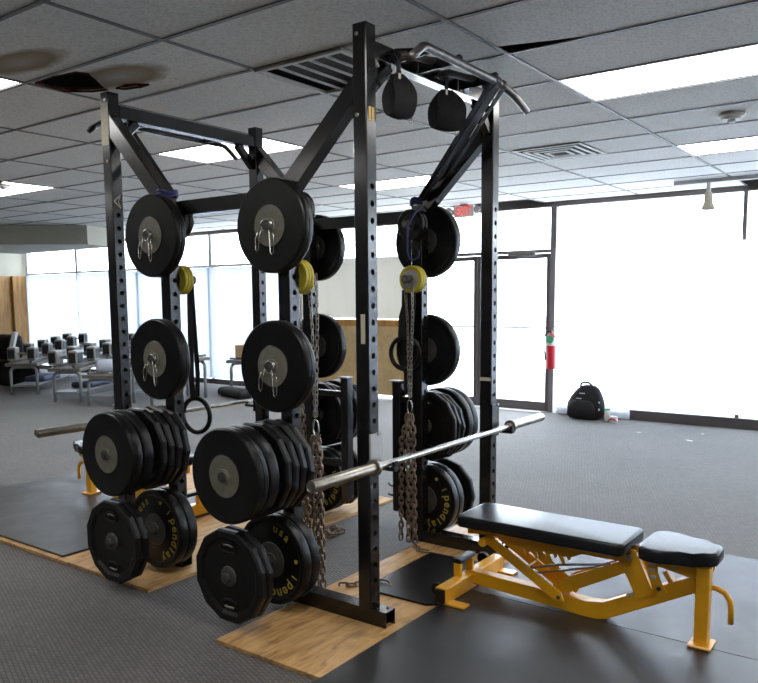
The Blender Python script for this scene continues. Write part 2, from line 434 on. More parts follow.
# walls
bm=nb(); box(bm,XR,XR+.12,YB,YW,0,HC+.37); struct('wall_right',bm,M['wallpaint'])
bm=nb(); box(bm,XL-.12,XR+.12,YB-.12,YB,0,HC+.37); struct('wall_front',bm,M['wall_dark'])
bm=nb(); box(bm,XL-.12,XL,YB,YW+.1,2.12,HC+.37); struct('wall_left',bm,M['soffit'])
bm=nb(); box(bm,XL-.12,XL+.0,YB,YW+.1,0,2.12)
box(bm,XL,XL+.01,YB,6.55,1.785,1.80); struct('wall_left_panelling',bm,M['wood']).name='trim_3'
bm=nb(); box(bm,XL,XL+.10,6.55,6.86,0,2.12,.004); struct('trim_6',bm,M['wood'])
# window wall: header, sill, mullions
bm=nb(); box(bm,XL,XR,YW,YW+.12,2.735,HC+.37); struct('wall_back',bm,M['frame'])
bm=nb(); box(bm,-2.0,XR,YW-.04,YW+.1,0,.125); box(bm,XL,-6.65,YW-.0,YW+.1,0,.09); struct('baseboard_back',bm,M['basebd'])
mull=[-15.02,-13.04,-10.92,-8.80,-6.62,-4.40,-2.12,.22,2.5,4.7,6.9,8.95]
wn=1
for a,b in zip(mull[:-1],mull[1:]):
    door = abs(a+4.40)<.01
    f=nb(); zlo=2.15
    wL=.07 if abs(a+2.12)>.01 else .075
    box(f,a-.035,a+.045 if abs(a-.22)>.01 else a+.01,YW+.0,YW+.10,0.0,2.735,.004)
    box(f,a+.045,b-.035,YW+.0,YW+.10,2.14,2.185,.003)
    wf=struct('window_%d'%wn,f,M['frame'] if a>-5 else M['frame_light'])
    g=nb(); box(g,a+.045,b-.035,YW+.05,YW+.056,2.185,2.735); 
    if not door: box(g,a+.045,b-.035,YW+.05,YW+.056,.125 if a>-5 else .09,2.14)
    obj('pane',g,M['glass'],wf)
    wn+=1
# double door in the bay left of x=-2.12
a,b=-4.355,-2.155
mid=(a+b)/2
for n_,(p,q) in enumerate(((a,mid-.004),(mid+.004,b))):
    f=nb(); s=.055
    box(f,p,p+s,YW+.01,YW+.06,.01,2.13,.004); box(f,q-s,q,YW+.01,YW+.06,.01,2.13,.004)
    box(f,p+s,q-s,YW+.01,YW+.06,2.07,2.13,.004); box(f,p+s,q-s,YW+.01,YW+.06,.01,.13,.004)
    d=struct('door_%d'%(n_+1),f,M['door_board'])
    g=nb(); box(g,p+s,q-s,YW+.033,YW+.038,.13,2.07); obj('pane',g,M['glass'],d)
    h=nb(); tube(h,[(p+.06,YW+.01,1.14),(p+.06,YW-.03,1.14),(q-.06,YW-.03,1.14),(q-.06,YW+.01,1.14)],.011,8); obj('push_bar',h,M['frame'],d)
bm=nb(); beam(bm,(-2.75,YW-.03,2.135),(-2.35,YW-.05,2.13),.05,.05); beam(bm,(-2.62,YW-.04,2.09),(-2.3,YW-.09,2.10),.02,.012); 
tag(obj('door_closer',bm,M['frame']),'grey door closer arm under the transom above the right glass door','door closer')
bm=nb(); box(bm,-4.5,-2.2,YW-.16,YW+.12,0.0,.012,.003); o=struct('trim_7',bm,M['frame_light'])
# papers over the glass
def sheet(name,x0,x1,z0,z1,m,label,cat,y=YW-.035,wave=.012,group=None,nx=40,edge=.015,seed=1,z1b=None):
    bm=nb(); random.seed(seed); ph=[random.uniform(0,6.28) for _ in range(4)]
    nz=10; grid=[]
    for i in range(nx+1):
        x=x0+(x1-x0)*i/nx; row=[]
        zb=z0+edge*math.sin(x*2.1+ph[0])+edge*.6*math.sin(x*5.3+ph[1])
        zt=z1+.004*math.sin(x*3+ph[2])
        for j in range(nz+1):
            t=j/nz; z=zb+(zt-zb)*t
            yy=y-wave*(1-t*.7)*(1+math.sin(x*7+ph[2])*.6+math.sin(x*17+ph[3]+z)*.25)
            row.append(bm.verts.new((x,yy,z)))
        grid.append(row)
    for i in range(nx):
        for j in range(nz): bm.faces.new((grid[i][j],grid[i+1][j],grid[i+1][j+1],grid[i][j+1]))
    o=obj(name,bm,m,smooth=True); return tag(o,label,cat,group)
G='white paper sheets over the windows'
sheet('window_paper',-1.10,2.46,.16,2.18,M['paper'],'wide white paper covering the right windows above the dark baseboard','window paper',wave=.008,seed=2,group=G)
sheet('window_paper',2.47,8.9,.15,2.18,M['paper'],'white paper on the windows beside the right wall, outside the picture','window paper',seed=9,group=G)
sheet('window_paper',-2.05,-1.02,.02,2.18,M['paper'],'white paper strip hanging to the carpet behind the black backpack','window paper',y=YW-.055,wave=.02,seed=3,edge=.008,group=G)
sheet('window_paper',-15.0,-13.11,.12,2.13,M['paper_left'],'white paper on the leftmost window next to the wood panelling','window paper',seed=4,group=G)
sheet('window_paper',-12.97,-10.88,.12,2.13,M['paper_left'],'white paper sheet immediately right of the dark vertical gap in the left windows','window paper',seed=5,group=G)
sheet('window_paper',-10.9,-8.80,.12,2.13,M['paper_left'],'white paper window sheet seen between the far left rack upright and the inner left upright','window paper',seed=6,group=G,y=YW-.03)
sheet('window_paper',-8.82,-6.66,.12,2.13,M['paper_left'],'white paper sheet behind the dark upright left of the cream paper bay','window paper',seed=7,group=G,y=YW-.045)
sheet('window_paper',-6.55,-4.47,1.24,2.15,M['paper_cream'],'dull cream paper above the tan board, seen between the two tall rack frames','window paper',seed=8,group=G,edge=.004)
bm=nb(); box(bm,-6.56,-4.46,YW-.02,YW-.005,.05,1.22,.002); tag(obj('tan_board',bm,M['carton']),'tan board covering the lower window bay behind the middle of the rack','board')
bm=nb(); box(bm,-6.56,-4.46,YW-.024,YW-.018,1.12,1.225,.002); tag(obj('wood_batten',bm,M['wood']),'orange wood strip along the top of the tan board','batten')
# soffit hanging box
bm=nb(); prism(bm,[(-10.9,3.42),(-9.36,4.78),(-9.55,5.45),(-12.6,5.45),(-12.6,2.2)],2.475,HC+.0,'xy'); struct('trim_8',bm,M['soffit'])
# outside
bm=nb(); box(bm,-40,30,YW+.12,60,-.15,-.1); struct('ground_outside',bm,M['asphalt'])

# grilles
x0,y0=GX-PX,GY
t=thing('return_air_grille','square cream air grille with dark slots near the tall front upright','vent',(x0+.3,y0+.3,HC-.01))
bm=nb(); S_=.6096
for q in ((x0,x0+S_,y0,y0+.03),(x0,x0+S_,y0+S_-.03,y0+S_),(x0,x0+.03,y0+.03,y0+S_-.03),(x0+S_-.03,x0+S_,y0+.03,y0+S_-.03)): box(bm,q[0],q[1],q[2],q[3],HC-.012,HC+.004,.002)
obj('frame',bm,M['vent'],t)
bm=nb(); box(bm,x0+.03,x0+S_-.03,y0+.03,y0+S_-.03,HC+.03,HC+.05); obj('backing',bm,M['vent_dark'],t)
for j in range(1,5):
    bm=nb(); xx=x0+.03+j*(S_-.06)/5; box(bm,xx-.004,xx+.004,y0+.03,y0+S_-.03,HC-.008,HC+.004); obj('slat',bm,M['vent'],t)
x0,y0=GX-PX,GY+5*PY-.05
t=thing('supply_air_diffuser','white louvred air diffuser on the ceiling right of the far tall upright','vent',(x0+.35,y0+.3,HC-.02))
for j,(hs,z) in enumerate(((.30,-.004),(.235,-.008),(.17,-.012),(.10,-.014))):
    bm=nb(); cx,cy=x0+.36,y0+.3; w=.022
    for q in ((cx-hs,cx+hs,cy-hs,cy-hs+w),(cx-hs,cx+hs,cy+hs-w,cy+hs),(cx-hs,cx-hs+w,cy-hs+w,cy+hs-w),(cx+hs-w,cx+hs,cy-hs+w,cy+hs-w)): box(bm,*q,HC+z-.004,HC+z+.002)
    obj('louvre',bm,M['white_plastic'],t)
bm=nb(); box(bm,cx-.295,cx+.295,cy-.295,cy+.295,HC-.003,HC+.0055); obj('backing',bm,M['vent_dark'],t)
# smoke detectors
def smoke(x,y,label):
    t=thing('smoke_alarm',label,'smoke alarm',(x,y,HC-.05),'ceiling smoke alarms')
    bm=nb(); lathe(bm,[(.0001,-.0),(.085,0),(.088,-.012),(.075,-.02),(.07,-.022),(.066,-.038),(.0001,-.04)],(x,y,HC),'z',28); obj('body',bm,M['white_plastic'],t,30)
    bm=nb(); lathe(bm,[(.03,-.036),(.026,-.055),(.0001,-.06)],(x,y,HC),'z',20); obj('sensor_cap',bm,M['white_plastic'],t,30)
smoke(.846,3.057,'round white smoke alarm between the two right ceiling lights')
smoke(-6.03,1.60,'round white smoke alarm against the ceiling light at the left edge')
# track spotlight
bm=nb(); box(bm,-.35,1.4,6.02,6.055,2.745,HC,.003); tag(obj('light_track',bm,M['frame_light']),'thin grey lighting track on the ceiling near the right windows','light track')
t=thing('spotlight','small white can spotlight hanging from the track at right','spotlight',(.01,6.035,2.765))
bm=nb(); box(bm,-.01,.03,6.02,6.05,2.64,2.745,.004); obj('mount',bm,M['white_plastic'],t)
bm=nb(); R=lathe(bm,[(.0001,0),(.034,0),(.042,-.02),(.045,-.11),(.066,-.15),(.07,-.18),(.062,-.18),(.055,-.15),(.0001,-.15)],(.01,6.035,2.645),'z',24); obj('can',bm,M['label'],t,35)
bm=nb(); cyl(bm,(.01,6.035,2.475),.058,.006,'z',24); obj('lens',bm,M['frame'],t)
# exit sign
t=thing('exit_sign','white EXIT sign with red letters and two side lamps above the glass door','sign',(-3.21,6.34,2.60))
bm=nb(); box(bm,-3.30,-2.99,6.32,6.365,2.620,2.775,.01); obj('housing',bm,M['white_plastic'],t)
bm=nb(); add_text(bm,'EXIT',.155,Matrix.Translation((-3.145,6.316,2.643))@Matrix.Rotation(PI/2,4,'X')@Matrix.Diagonal((.72,1.05,1,1)),.003,-.004); obj('lettering',bm,mat('exit_red',(.8,.05,.05),.5,emit=(1,.06,.05),estr=.8),t)
bm=nb(); box(bm,-3.205,-3.085,6.325,6.36,2.775,2.79); obj('canopy',bm,M['red'],t)
for s in (-1,1):
    bm=nb(); R=lathe(bm,[(.0001,0),(.03,0),(.048,-.03),(.05,-.04),(.0001,-.035)],(-3.145+s*.215,6.34,2.71),'y',20); 
    box(bm,-3.145+s*.18-.03,-3.145+s*.18+.03,6.345,6.36,2.69,2.71); obj('side_lamp',bm,M['frame_light'],t,30)
# extinguisher on door post
t=thing('fire_extinguisher','red fire extinguisher with a green tag on the post beside the glass door','fire extinguisher',(-2.08,6.80,.60))
ex,ey=-2.08,6.80
bm=nb(); lathe(bm,[(.0001,0),(.05,0),(.056,.01),(.056,.40),(.05,.44),(.03,.47),(.02,.48),(.0001,.48)],(ex,ey,.60),'z',24); obj('cylinder',bm,M['red'],t,35)
bm=nb(); lathe(bm,[(.0575,.31),(.0575,.42)],(ex,ey,.60),'z',24); obj('label_band',bm,M['white_plastic'],t,35)
bm=nb(); box(bm,ex-.015,ex+.015,ey-.02,ey+.02,1.07,1.12,.003); beam(bm,(ex-.02,ey,1.13),(ex+.10,ey-.02,1.18),.02,.01); beam(bm,(ex,ey,1.11),(ex+.09,ey-.02,1.12),.02,.008); obj('valve_handle',bm,M['hub_dark'],t)
bm=nb(); tube(bm,[(ex-.01,ey,1.10),(ex-.06,ey-.01,1.10),(ex-.09,ey-.02,1.02),(ex-.09,ey-.02,.9),(ex-.075,ey-.02,.76),(ex-.068,ey-.02,.72)],.009,8); obj('hose',bm,M['rubber'],t,True)
bm=nb(); lathe(bm,[(.0001,0),(.055,0),(.055,.004),(.0001,.004)],(ex+.01,ey-.066,1.0),'y',18); obj('inspection_tag',bm,M['green'],t)
bm=nb(); box(bm,ex-.04,ex+.04,ey+.045,YW,.80,.86,.003); obj('bracket',bm,M['frame'],t)

# ------------------------------------------------------------------ floor boards and mats
G='rubber platform mats'
bm=nb(); box(bm,-.485,.33,-.53,1.82,.0,.019,.0015); tag(obj('plywood_sheet',bm,M['ply']),'light plywood sheet under the near rack frame with the bench beside it','plywood sheet')
bm=nb(); box(bm,-1.98,-1.24,-.325,1.95,.0,.019,.0015); tag(obj('plywood_sheet',bm,M['ply']),'plywood sheet under the left rack frame, its corner poking past the plates','plywood sheet')
bm=nb(); box(bm,-4.05,-1.984,-.33,1.95,.0,.019,.0015); tag(obj('plywood_sheet',bm,M['ply']),'plywood edge showing below the bluish black mat at the left edge','plywood sheet')
bm=nb(); prism(bm,[(.15,-.9),(2.6,-.9),(2.6,.625),(.15,.625)],.0195,.030,'xy'); tag(obj('rubber_mat',bm,M['mat']),'black rubber mat in the foreground with the seam beside the bench foot','rubber mat',G)
bm=nb(); prism(bm,[(.15,.63),(2.6,.63),(2.6,1.98),(.15,1.98)],.0195,.030,'xy'); tag(obj('rubber_mat',bm,M['mat']),'black rubber mat under the yellow bench, the far side of the seam','rubber mat',G)
bm=nb(); box(bm,.34,2.6,-.9,1.97,.0,.0185); tag(obj('plywood_sheet',bm,M['ply']),'plywood layer hidden below the right rubber mats','plywood sheet')
bm=nb(); prism(bm,[(-4.06,-.30),(-2.09,-.295),(-2.07,1.1),(-4.07,1.1)],.0195,.031,'xy'); tag(obj('rubber_mat',bm,M['mat']),'bluish black rubber mat at the left edge of the picture','rubber mat',G)
bm=nb(); prism(bm,[(-.30,.33),(.09,.335),(.135,.37),(.14,1.05),(-.31,1.02)],.0195,.030,'xy'); tag(obj('rubber_mat',bm,M['rubber_dull']),'small loose rubber mat on the plywood between the near rack uprights','rubber mat')

# ------------------------------------------------------------------ rack
def hole_panel(bm,x,yc,w,z0,z1,zc,r,sgn,deep=.03):
    """panel in plane x with round recess; sgn +1 faces +X"""
    y0,y1=yc-w/2,yc+w/2; n=4
    B=[]
    for i in range(n): B.append((y0+(y1-y0)*i/n,z0))
    for i in range(n): B.append((y1,z0+(z1-z0)*i/n))
    for i in range(n): B.append((y1-(y1-y0)*i/n,z1))
    for i in range(n): B.append((y0,z1-(z1-z0)*i/n))
    A=[bm.verts.new((x,b[0],b[1])) for b in B]; Cc=[];D=[]
    for b in B:
        a=math.atan2(b[1]-zc,b[0]-yc); q=(yc+r*math.cos(a),zc+r*math.sin(a))
        Cc.append(bm.verts.new((x,*q))); D.append(bm.verts.new((x-sgn*deep,*q)))
    N=len(B)
    for k in range(N):
        j=(k+1)%N
        bm.faces.new((A[k],A[j],Cc[j],Cc[k])); f=bm.faces.new((Cc[k],Cc[j],D[j],D[k])); f.material_index=1
    f=bm.faces.new(D); f.material_index=1
def upright(parent,x1,y0,z0,z1,zh0,name='upright',holes=True):
    """tube: x in [x1-T,x1], y in [y0,y0+T]; holes on both X faces every 76 mm from zh0 downwards"""
    bm=nb(); x0=x1-T; y1=y0+T; c=.005; yc=(y0+y1)/2; w=T-2*c
    # plain Y faces + chamfers
    for (ya,yb,yn) in ((y0,y0+c,y0),(y1,y1-c,y1)):
        q=[(x0+c,yn),(x1-c,yn)]
        bm.faces.new([bm.verts.new((q[0][0],yn,z0)),bm.verts.new((q[1][0],yn,z0)),bm.verts.new((q[1][0],yn,z1)),bm.verts.new((q[0][0],yn,z1))])
        for xa,xb in ((x0+c,x0),(x1-c,x1)):
            bm.faces.new([bm.verts.new((xa,yn,z0)),bm.verts.new((xb,yb,z0)),bm.verts.new((xb,yb,z1)),bm.verts.new((xa,yn,z1))])
    for z in (z0,z1):
        pl=[(x0+c,y0),(x1-c,y0),(x1,y0+c),(x1,y1-c),(x1-c,y1),(x0+c,y1),(x0,y1-c),(x0,y0+c)]
        bm.faces.new([bm.verts.new((*p,z)) for p in pl])
    for x,s in ((x0,-1),(x1,1)):
        zs=[]; z=zh0
        if holes:
            while z-.04>z0+.03: zs.append(z); z-=.0762
        top=(zs[0]+.0381) if zs else z0; 
        bm.faces.new([bm.verts.new((x,y0+c,top)),bm.verts.new((x,y1-c,top)),bm.verts.new((x,y1-c,z1)),bm.verts.new((x,y0+c,z1))])
        for zc in zs: hole_panel(bm,x,yc,w,zc-.0381,zc+.0381,zc,.0145,s)
        if zs:
            b_=zs[-1]-.0381
            bm.faces.new([bm.verts.new((x,y0+c,z0)),bm.verts.new((x,y1-c,z0)),bm.verts.new((x,y1-c,b_)),bm.verts.new((x,y0+c,b_))])
    bmesh.ops.remove_doubles(bm,verts=bm.verts,dist=.0002)
    return obj(name,bm,[M['steel_black'],M['hole']],parent)
def bolt(parent,c,axis,sgn,r=.011,m=None):
    bm=nb(); 
    if sgn>0: cyl(bm,c,r,.006,axis,14,.0015)
    else:
        c=list(c); i='xyz'.index(axis); c[i]-=.006; cyl(bm,c,r,.006,axis,14,.0015)
    obj('bolt',bm,m or M['steel'],parent)
ZB=.019
def half_rack(rk,xf,xs,sgn,near):
    """xf: max X of front uprights, xs: max X of storage uprights, sgn +1 front faces +X"""
    xc=xf-T/2; xsc=xs-T/2
    for y in (0,W):
        upright(rk,xf,y,ZB+T,HR,2.051)
        upright(rk,xs,y,ZB+T,2.11,2.04,'storage_upright')
        yc=y+T/2
        # base rail
        bm=nb()
        xa=xs-T-.02 if sgn>0 else xs+.02; xb=xf+.085 if sgn>0 else xf-T-.085
        lo,hi=min(xa,xb),max(xa,xb)
        t_=.006
        box(bm,lo,hi,y,y+t_,ZB,ZB+T); box(bm,lo,hi,y+T-t_,y+T,ZB,ZB+T); box(bm,lo,hi,y+t_,y+T-t_,ZB+T-t_,ZB+T); box(bm,lo,hi-.0 if sgn<0 else hi-.03,y+t_,y+T-t_,ZB,ZB+t_)
        obj('base_rail',bm,M['steel_black'],rk)
        for dx in (.03,.055):
            bolt(rk,(xb-sgn*dx,yc+(.02 if dx<.04 else -.02)-.0,ZB+T),'z',1,.007,M['hub_dark'])
        # brace from the front upright down to the top of the storage upright
        inner=xf-T if sgn>0 else xf
        outer=xs if sgn>0 else xs-T
        bm=nb()
        zt0,zt1=2.535,2.385
        xi=inner; xo1=xsc-sgn*.04; xo2=xsc+sgn*.055
        poly=[(xi,2.535),(xi,2.425),(xs,2.035),(xs,2.11),(xs-.05,2.112)] if sgn>0 else [(xi,2.62),(xi,2.49),(xs-T,2.065),(xs-T,2.11),(xs+.002,2.112)]
        prism(bm,poly,y+.001,y+T-.001,'xz',.003); obj('brace',bm,M['steel_black'],rk)
        # bolts on the outer side face
        s=-1 if y==0 else 1; yf=y if y==0 else y+T
        for z in (HR-.045,2.36): bolt(rk,(xc-.012*sgn,yf,z),'y',s,.009,M['steel'])
        # pegs: outer four, inner two
        for z in (1.90,1.225,.745,.27):
            Lp=.118 if z>1 else .44
            bm=nb(); 
            if s<0: cyl(bm,(xsc,yf-Lp,z),.0245,Lp,'y',20,.002)
            else: cyl(bm,(xsc,yf,z),.0245,Lp,'y',20,.002)
            pg=obj('storage_peg',bm,M['hub_dark'],rk,30)
            bm=nb(); yy=yf-.006 if s<0 else yf; box(bm,xsc-.036,xsc+.036,yy,yy+.006,z-.036,z+.036,.002); obj('peg_flange',bm,M['steel_black'],pg)
            bm=nb(); ye=yf+s*Lp; cyl(bm,(xsc,ye-.003 if s<0 else ye-.001,z),.013,.004,'y',14); obj('bolt',bm,M['hub_dark'],pg)
        for z in (1.99,1.665):
            yi=y+T if y==0 else y; Lp=.13; bm=nb()
            cyl(bm,(xsc,yi if y==0 else yi-Lp,z),.0245,Lp,'y',20,.002); pg=obj('storage_peg',bm,M['hub_dark'],rk,30)
            bm=nb(); ye=yi+(Lp-.002 if y==0 else -Lp-.002); cyl(bm,(xsc,ye,z),.016,.004,'y',14); obj('bolt',bm,M['hub'],pg)
    # crossbeam between the tops
    bm=nb(); box(bm,xf-T+.004,xf-.004,T,W,2.612,2.688,.004); cb=obj('crossbeam',bm,M['steel_black'],rk)
    for ya,yb in ((T,T+.14),(W,W-.14)):
        bm=nb(); beam(bm,(xc,ya,2.48),(xc,yb,2.612),.05,.045,Vector((1,0,0))); obj('knee_gusset',bm,M['steel_black'],rk)
    # crossbeams on the storage side
    bm=nb(); box(bm,xs-T+.004,xs-.004,T,W,2.005,2.08,.004); obj('rear_crossbeam',bm,M['steel_black'],rk) if False else bm.free()
    bm=nb(); box(bm,xs-T+.004,xs-.004,T,W,ZB,ZB+T,.004); obj('lower_crossmember',bm,M['steel_black'],rk) if False else bm.free()
    # pull-up bar
    bx=xf+.20 if sgn>0 else xf-T-.17
    zb=2.64
    bm=nb(); pts=[(bx+sgn*.0,.03,zb-.075),(bx,.07,zb-.045),(bx,.135,zb-.005),(bx,.165,zb),(bx,W+T-.165,zb),(bx,W+T-.135,zb-.005),(bx,W+T-.07,zb-.045),(bx,W+T-.03,zb-.075)]
    if near: pts=[(bx,.045,2.57),(bx,.09,2.60),(bx,.145,2.64),(bx,.175,2.647),(bx,.86,2.64),(bx,.92,2.632),(bx+.01,1.0,2.61),(bx+.02,1.15,2.548)]
    tube(bm,pts,.0195 if near else .0165,14); pb=obj('pull_up_bar',bm,M['bar_grey'] if near else M['steel_black'],rk,True)
    for yy in ((.22,.42,.80) if near else (.35,.92)):
        bm=nb()
        xbf=xf if sgn>0 else xf-T
        prism(bm,[(xbf,2.688),(bx,2.655),(bx,2.63),(xbf,2.62)],yy,yy+.006,'xz'); obj('bar_bracket',bm,M['steel_black'],pb)
    if near:
        for y0_,y1_ in ((.20,.46),(.56,.82)):
            bm=nb(); tube(bm,[(bx,y1_,zb+.004),(bx-.02,y1_+.03,zb+.012),(bx-.055,y1_+.045,zb+.016),(bx-.10,y1_+.02,zb+.01),(bx-.125,y1_-.07,zb-.0),(bx-.135,y0_+.03,zb-.01),(bx-.16,y0_,zb-.02)],.017,12); bmesh.ops.translate(bm,verts=bm.verts,vec=(.0,0,.022)); obj('grip_handle',bm,M['bar_grey'],pb,True)
    return rk
ra=rb=thing('power_rack','tall black double power rack with drilled uprights, braces and plate pegs in the centre','power rack',(-.93,W/2,ZB))
half_rack(ra,XA1,XA3,1,True); half_rack(ra,XB1,XB3,-1,False)
# link beams tying both frames together
for y in (0,W):
    bm=nb(); box(bm,XB3,XA3-T,y+.004,y+T-.004,2.008,2.084,.004); obj('link_beam',bm,M['steel_black'],ra)
# stickers
def sticker(name,x0,x1,y0,y1,z0,z1,m,parent): 
    bm=nb(); box(bm,x0,x1,y0,y1,z0,z1); o=obj(name,bm,m,parent); return o
a=sticker('label_sticker',-.042,-.018,-.0015,0,1.345,1.48,M['label'],ra)
sticker('warning_sticker',0,.0015,.018,.034,2.335,2.395,M['label_yellow'],ra); sticker('warning_sticker',0,.0015,.040,.056,2.335,2.395,M['label_yellow'],ra)
sticker('label_sticker',0,.0015,.86,.905,2.62,2.67,M['label_blue'],ra)
sticker('label_sticker',-.072,-.004,W-.0015,W,1.068,1.088,M['label'],ra)
sticker('label_sticker',XB1-.0725,XB1-.010,-.0015,0,2.45,2.68,M['label'],rb)
# chrome strip added to mimic light catching the crossbeam's lower edge
bm=nb(); box(bm,-.002,.006,T,W,2.607,2.6125); obj('painted_lit_edge',bm,M['chrome'],ra)
bm=nb(); box(bm,.0006,.002,W*0+.015,.062,.92,1.10); bm.free()
# triangular sticker on left rack upright
bm=nb(); 
for a_,b_ in (((.012,2.13),(.055,2.17)),((.012,2.13),(.055,2.09)),((.055,2.17),(.04,2.13)),((.055,2.09),(.04,2.13))):
    beam(bm,(XB1+.001,a_[0],a_[1]),(XB1+.001,b_[0],b_[1]),.002,.007,Vector((0,1,0)),0)
obj('triangle_mark',bm,M['label'],rb)

# ------------------------------------------------------------------ plates
ND=48
def bumper_proto(kind):
    """built about origin, axis Y, front face (toward -Y) at y=0, back at y=+thickness"""
    R=.225
    if kind=='plain': th,m,hub,hr=.075,M['rubber'],M['hub'],.100
    elif kind=='word': th,m,hub,hr=.058,M['rubber'],M['hub_dark'],.090
    elif kind=='dark': th,m,hub,hr=.06,M['rubber'],M['hub_dark'],.083
    t=thing('bumper_plate','','weight plate',(0,0,0))
    bm=nb()
    half=[(hr,.004),(hr+.006,.006),(.188,.008),(.196,.002),(.205,0),(.218,.0),(.2235,.004),(R,.011)]
    prof=half+[(r,th-o) for r,o in half[::-1]]
    if kind=='plain': prof=[(hr,.001),(hr+.004,.004),(.12,.0045),(.205,.003),(.216,.003),(.222,.008),(R,.016),(R,th/2-.003),(R-.003,th/2),(R,th/2+.003)]+[(R,th-.016),(.222,th-.008),(.216,th-.003),(.205,th-.003),(hr+.004,th-.004),(hr,th-.001)]
    lathe(bm,prof,(0,0,0),'y',64); obj('rubber_disc',bm,m,t,30,origin=(0,0,0))
    bm=nb(); lathe(bm,[(.0252,-.001),(.03,-.003),(.034,-.003),(.037,.002),(hr-.004,.0015),(hr,.004),(hr,th-.004),(hr-.004,th-.0015),(.04,th-.002),(.036,th+.002),(.0252,th),(.0252,-.006)],(0,0,0),'y',ND); obj('hub',bm,hub,t,30,origin=(0,0,0))
    if kind=='word':
        bm=nb(); s='pendlay'; rr=.147
        def ring_text(s,a0,step,size):
            for i,ch in enumerate(s):
                a=a0-i*step   # clockwise seen from -Y
                x=rr*math.sin(a); z=rr*math.cos(a)
                # a measured clockwise from top
                Mx=Matrix.Translation((x,.0075,z))@Matrix.Rotation(a,4,'Y')@Matrix.Rotation(PI/2,4,'X')
                add_text(bm,ch,size,Mx,.0012)
        ring_text('pendlay',-WORD0,-.265,.072); ring_text('usa',-WORD0-2.1,-.25,.062)
        for a in (-WORD0-.34,): 
            x=rr*math.sin(a); z=rr*math.cos(a); Mx=Matrix.Translation((x,.006,z))@Matrix.Rotation(a,4,'Y'); k=nb(); box(k,-.003,.003,-.001,.001,-.0,.035); k.transform(Mx); me=bpy.data.meshes.new('t'); k.to_mesh(me); k.free(); bm.from_mesh(me); bpy.data.meshes.remove(me)
        for a in (-WORD0-.85,-WORD0+2.5):
            x=.165*math.sin(a); z=.165*math.cos(a); lathe(bm,[(.0001,.0055),(.011,.0055),(.011,.008)],(x,0,z),'y',12)
        obj('lettering',bm,M['lettering'],t,origin=(0,0,0))
    return t
def poly_proto():
    t=thing('grip_plate','','weight plate',(0,0,0)); th=.040
    bm=nb(); n=12; R=.228
    def ring(r,y,off=0): return [bm.verts.new((r*math.cos(2*PI*(k+.5)/n),y,r*math.sin(2*PI*(k+.5)/n))) for k in range(n)]
    rs=[ring(.045,.006),ring(.05,.012),ring(.085,.012),ring(.175,.014),ring(.190,.002),ring(R-.008,0),ring(R,.009),ring(R,th-.009),ring(R-.008,th),ring(.19,th-.002),ring(.175,th-.014),ring(.05,th-.012),ring(.045,th-.006)]
    gaps={(3,2),(3,3),(3,8),(3,9)}
    for i in range(len(rs)-1):
        for k in range(n):
            bm.faces.new((rs[i][k],rs[i][(k+1)%n],rs[i+1][(k+1)%n],rs[i+1][k]))
    obj('disc',bm,M['rubber_dull'],t,origin=(0,0,0))
    bm=nb(); lathe(bm,[(.0252,-.002),(.032,-.004),(.046,.002),(.05,.012)],(0,0,0),'y',32); lathe(bm,[(.0252,th+.002),(.05,th-.012)],(0,0,0),'y',32); obj('hub',bm,M['hub_dark'],t,30,origin=(0,0,0))
    for s in (1,-1):
        # grip opening: raised lip ring with a flat black sheet painted in as its shade and a bright worn grip bar
        bm=nb(); pts=[]
        for k in range(20):
            a=2*PI*k/20; ang=PI/2*s+ .36*math.cos(a)*(1 if s>0 else 1); r=.137+.024*math.sin(a)
            pts.append((r*math.cos(ang),.011,r*math.sin(ang)))
        tube(bm,pts,.006,8,True); obj('grip_lip',bm,M['rubber'],t,True,origin=(0,0,0))
        bm=nb(); pts=[]
        for k in range(20):
            a=2*PI*k/20; ang=PI/2*s+.33*math.cos(a); r=.137+.02*math.sin(a)
            pts.append((r*math.cos(ang),r*math.sin(ang)))
        prism(bm,pts,.0095,.0105,'xz'); obj('grip_shade',bm,M['hole'],t,origin=(0,0,0))
        bm=nb(); tube(bm,[(.150*math.cos(PI/2*s+q),.010,.150*math.sin(PI/2*s+q)) for q in (-.2,-.1,0,.1,.2)],.006,8); obj('grip_bar',bm,M['steel'],t,True,origin=(0,0,0))
    return t
def ring_plate(name,R,th,m,hubm,label,cat,loc,group,hr=.035):
    t=thing(name,label,cat,loc,group); x,y,z=loc
    bm=nb(); lathe(bm,[(hr,.002),(hr+.003,.004),(R*.74,.004),(R*.80,.0),(R-.004,0),(R,.004),(R,th-.004),(R-.004,th),(R*.8,th),(R*.74,th-.004),(hr,th-.002)],(x,y,z),'y',40); obj('disc',bm,m,t,30)
    bm=nb(); lathe(bm,[(.0255,0),(hr,0),(hr,th),(.0255,th),(.0255,0)],(x,y,z),'y',32); obj('hub',bm,hubm,t,30)
    return t
WORD0=-1.25   # start angle (negative: right of top)
P_plain=bumper_proto('plain'); P_dark=bumper_proto('dark'); P_word=bumper_proto('word'); P_poly=poly_proto()
def place(P,x,yfront,z,rot,label,group):
    """rot about Y (roll of the plate on its peg)"""
    r=dup(P,(x,yfront,z),label,group); r.rotation_euler=(0,rot,0); return r
xa,xb=XA3-T/2,XB3-T/2
YF=W+T
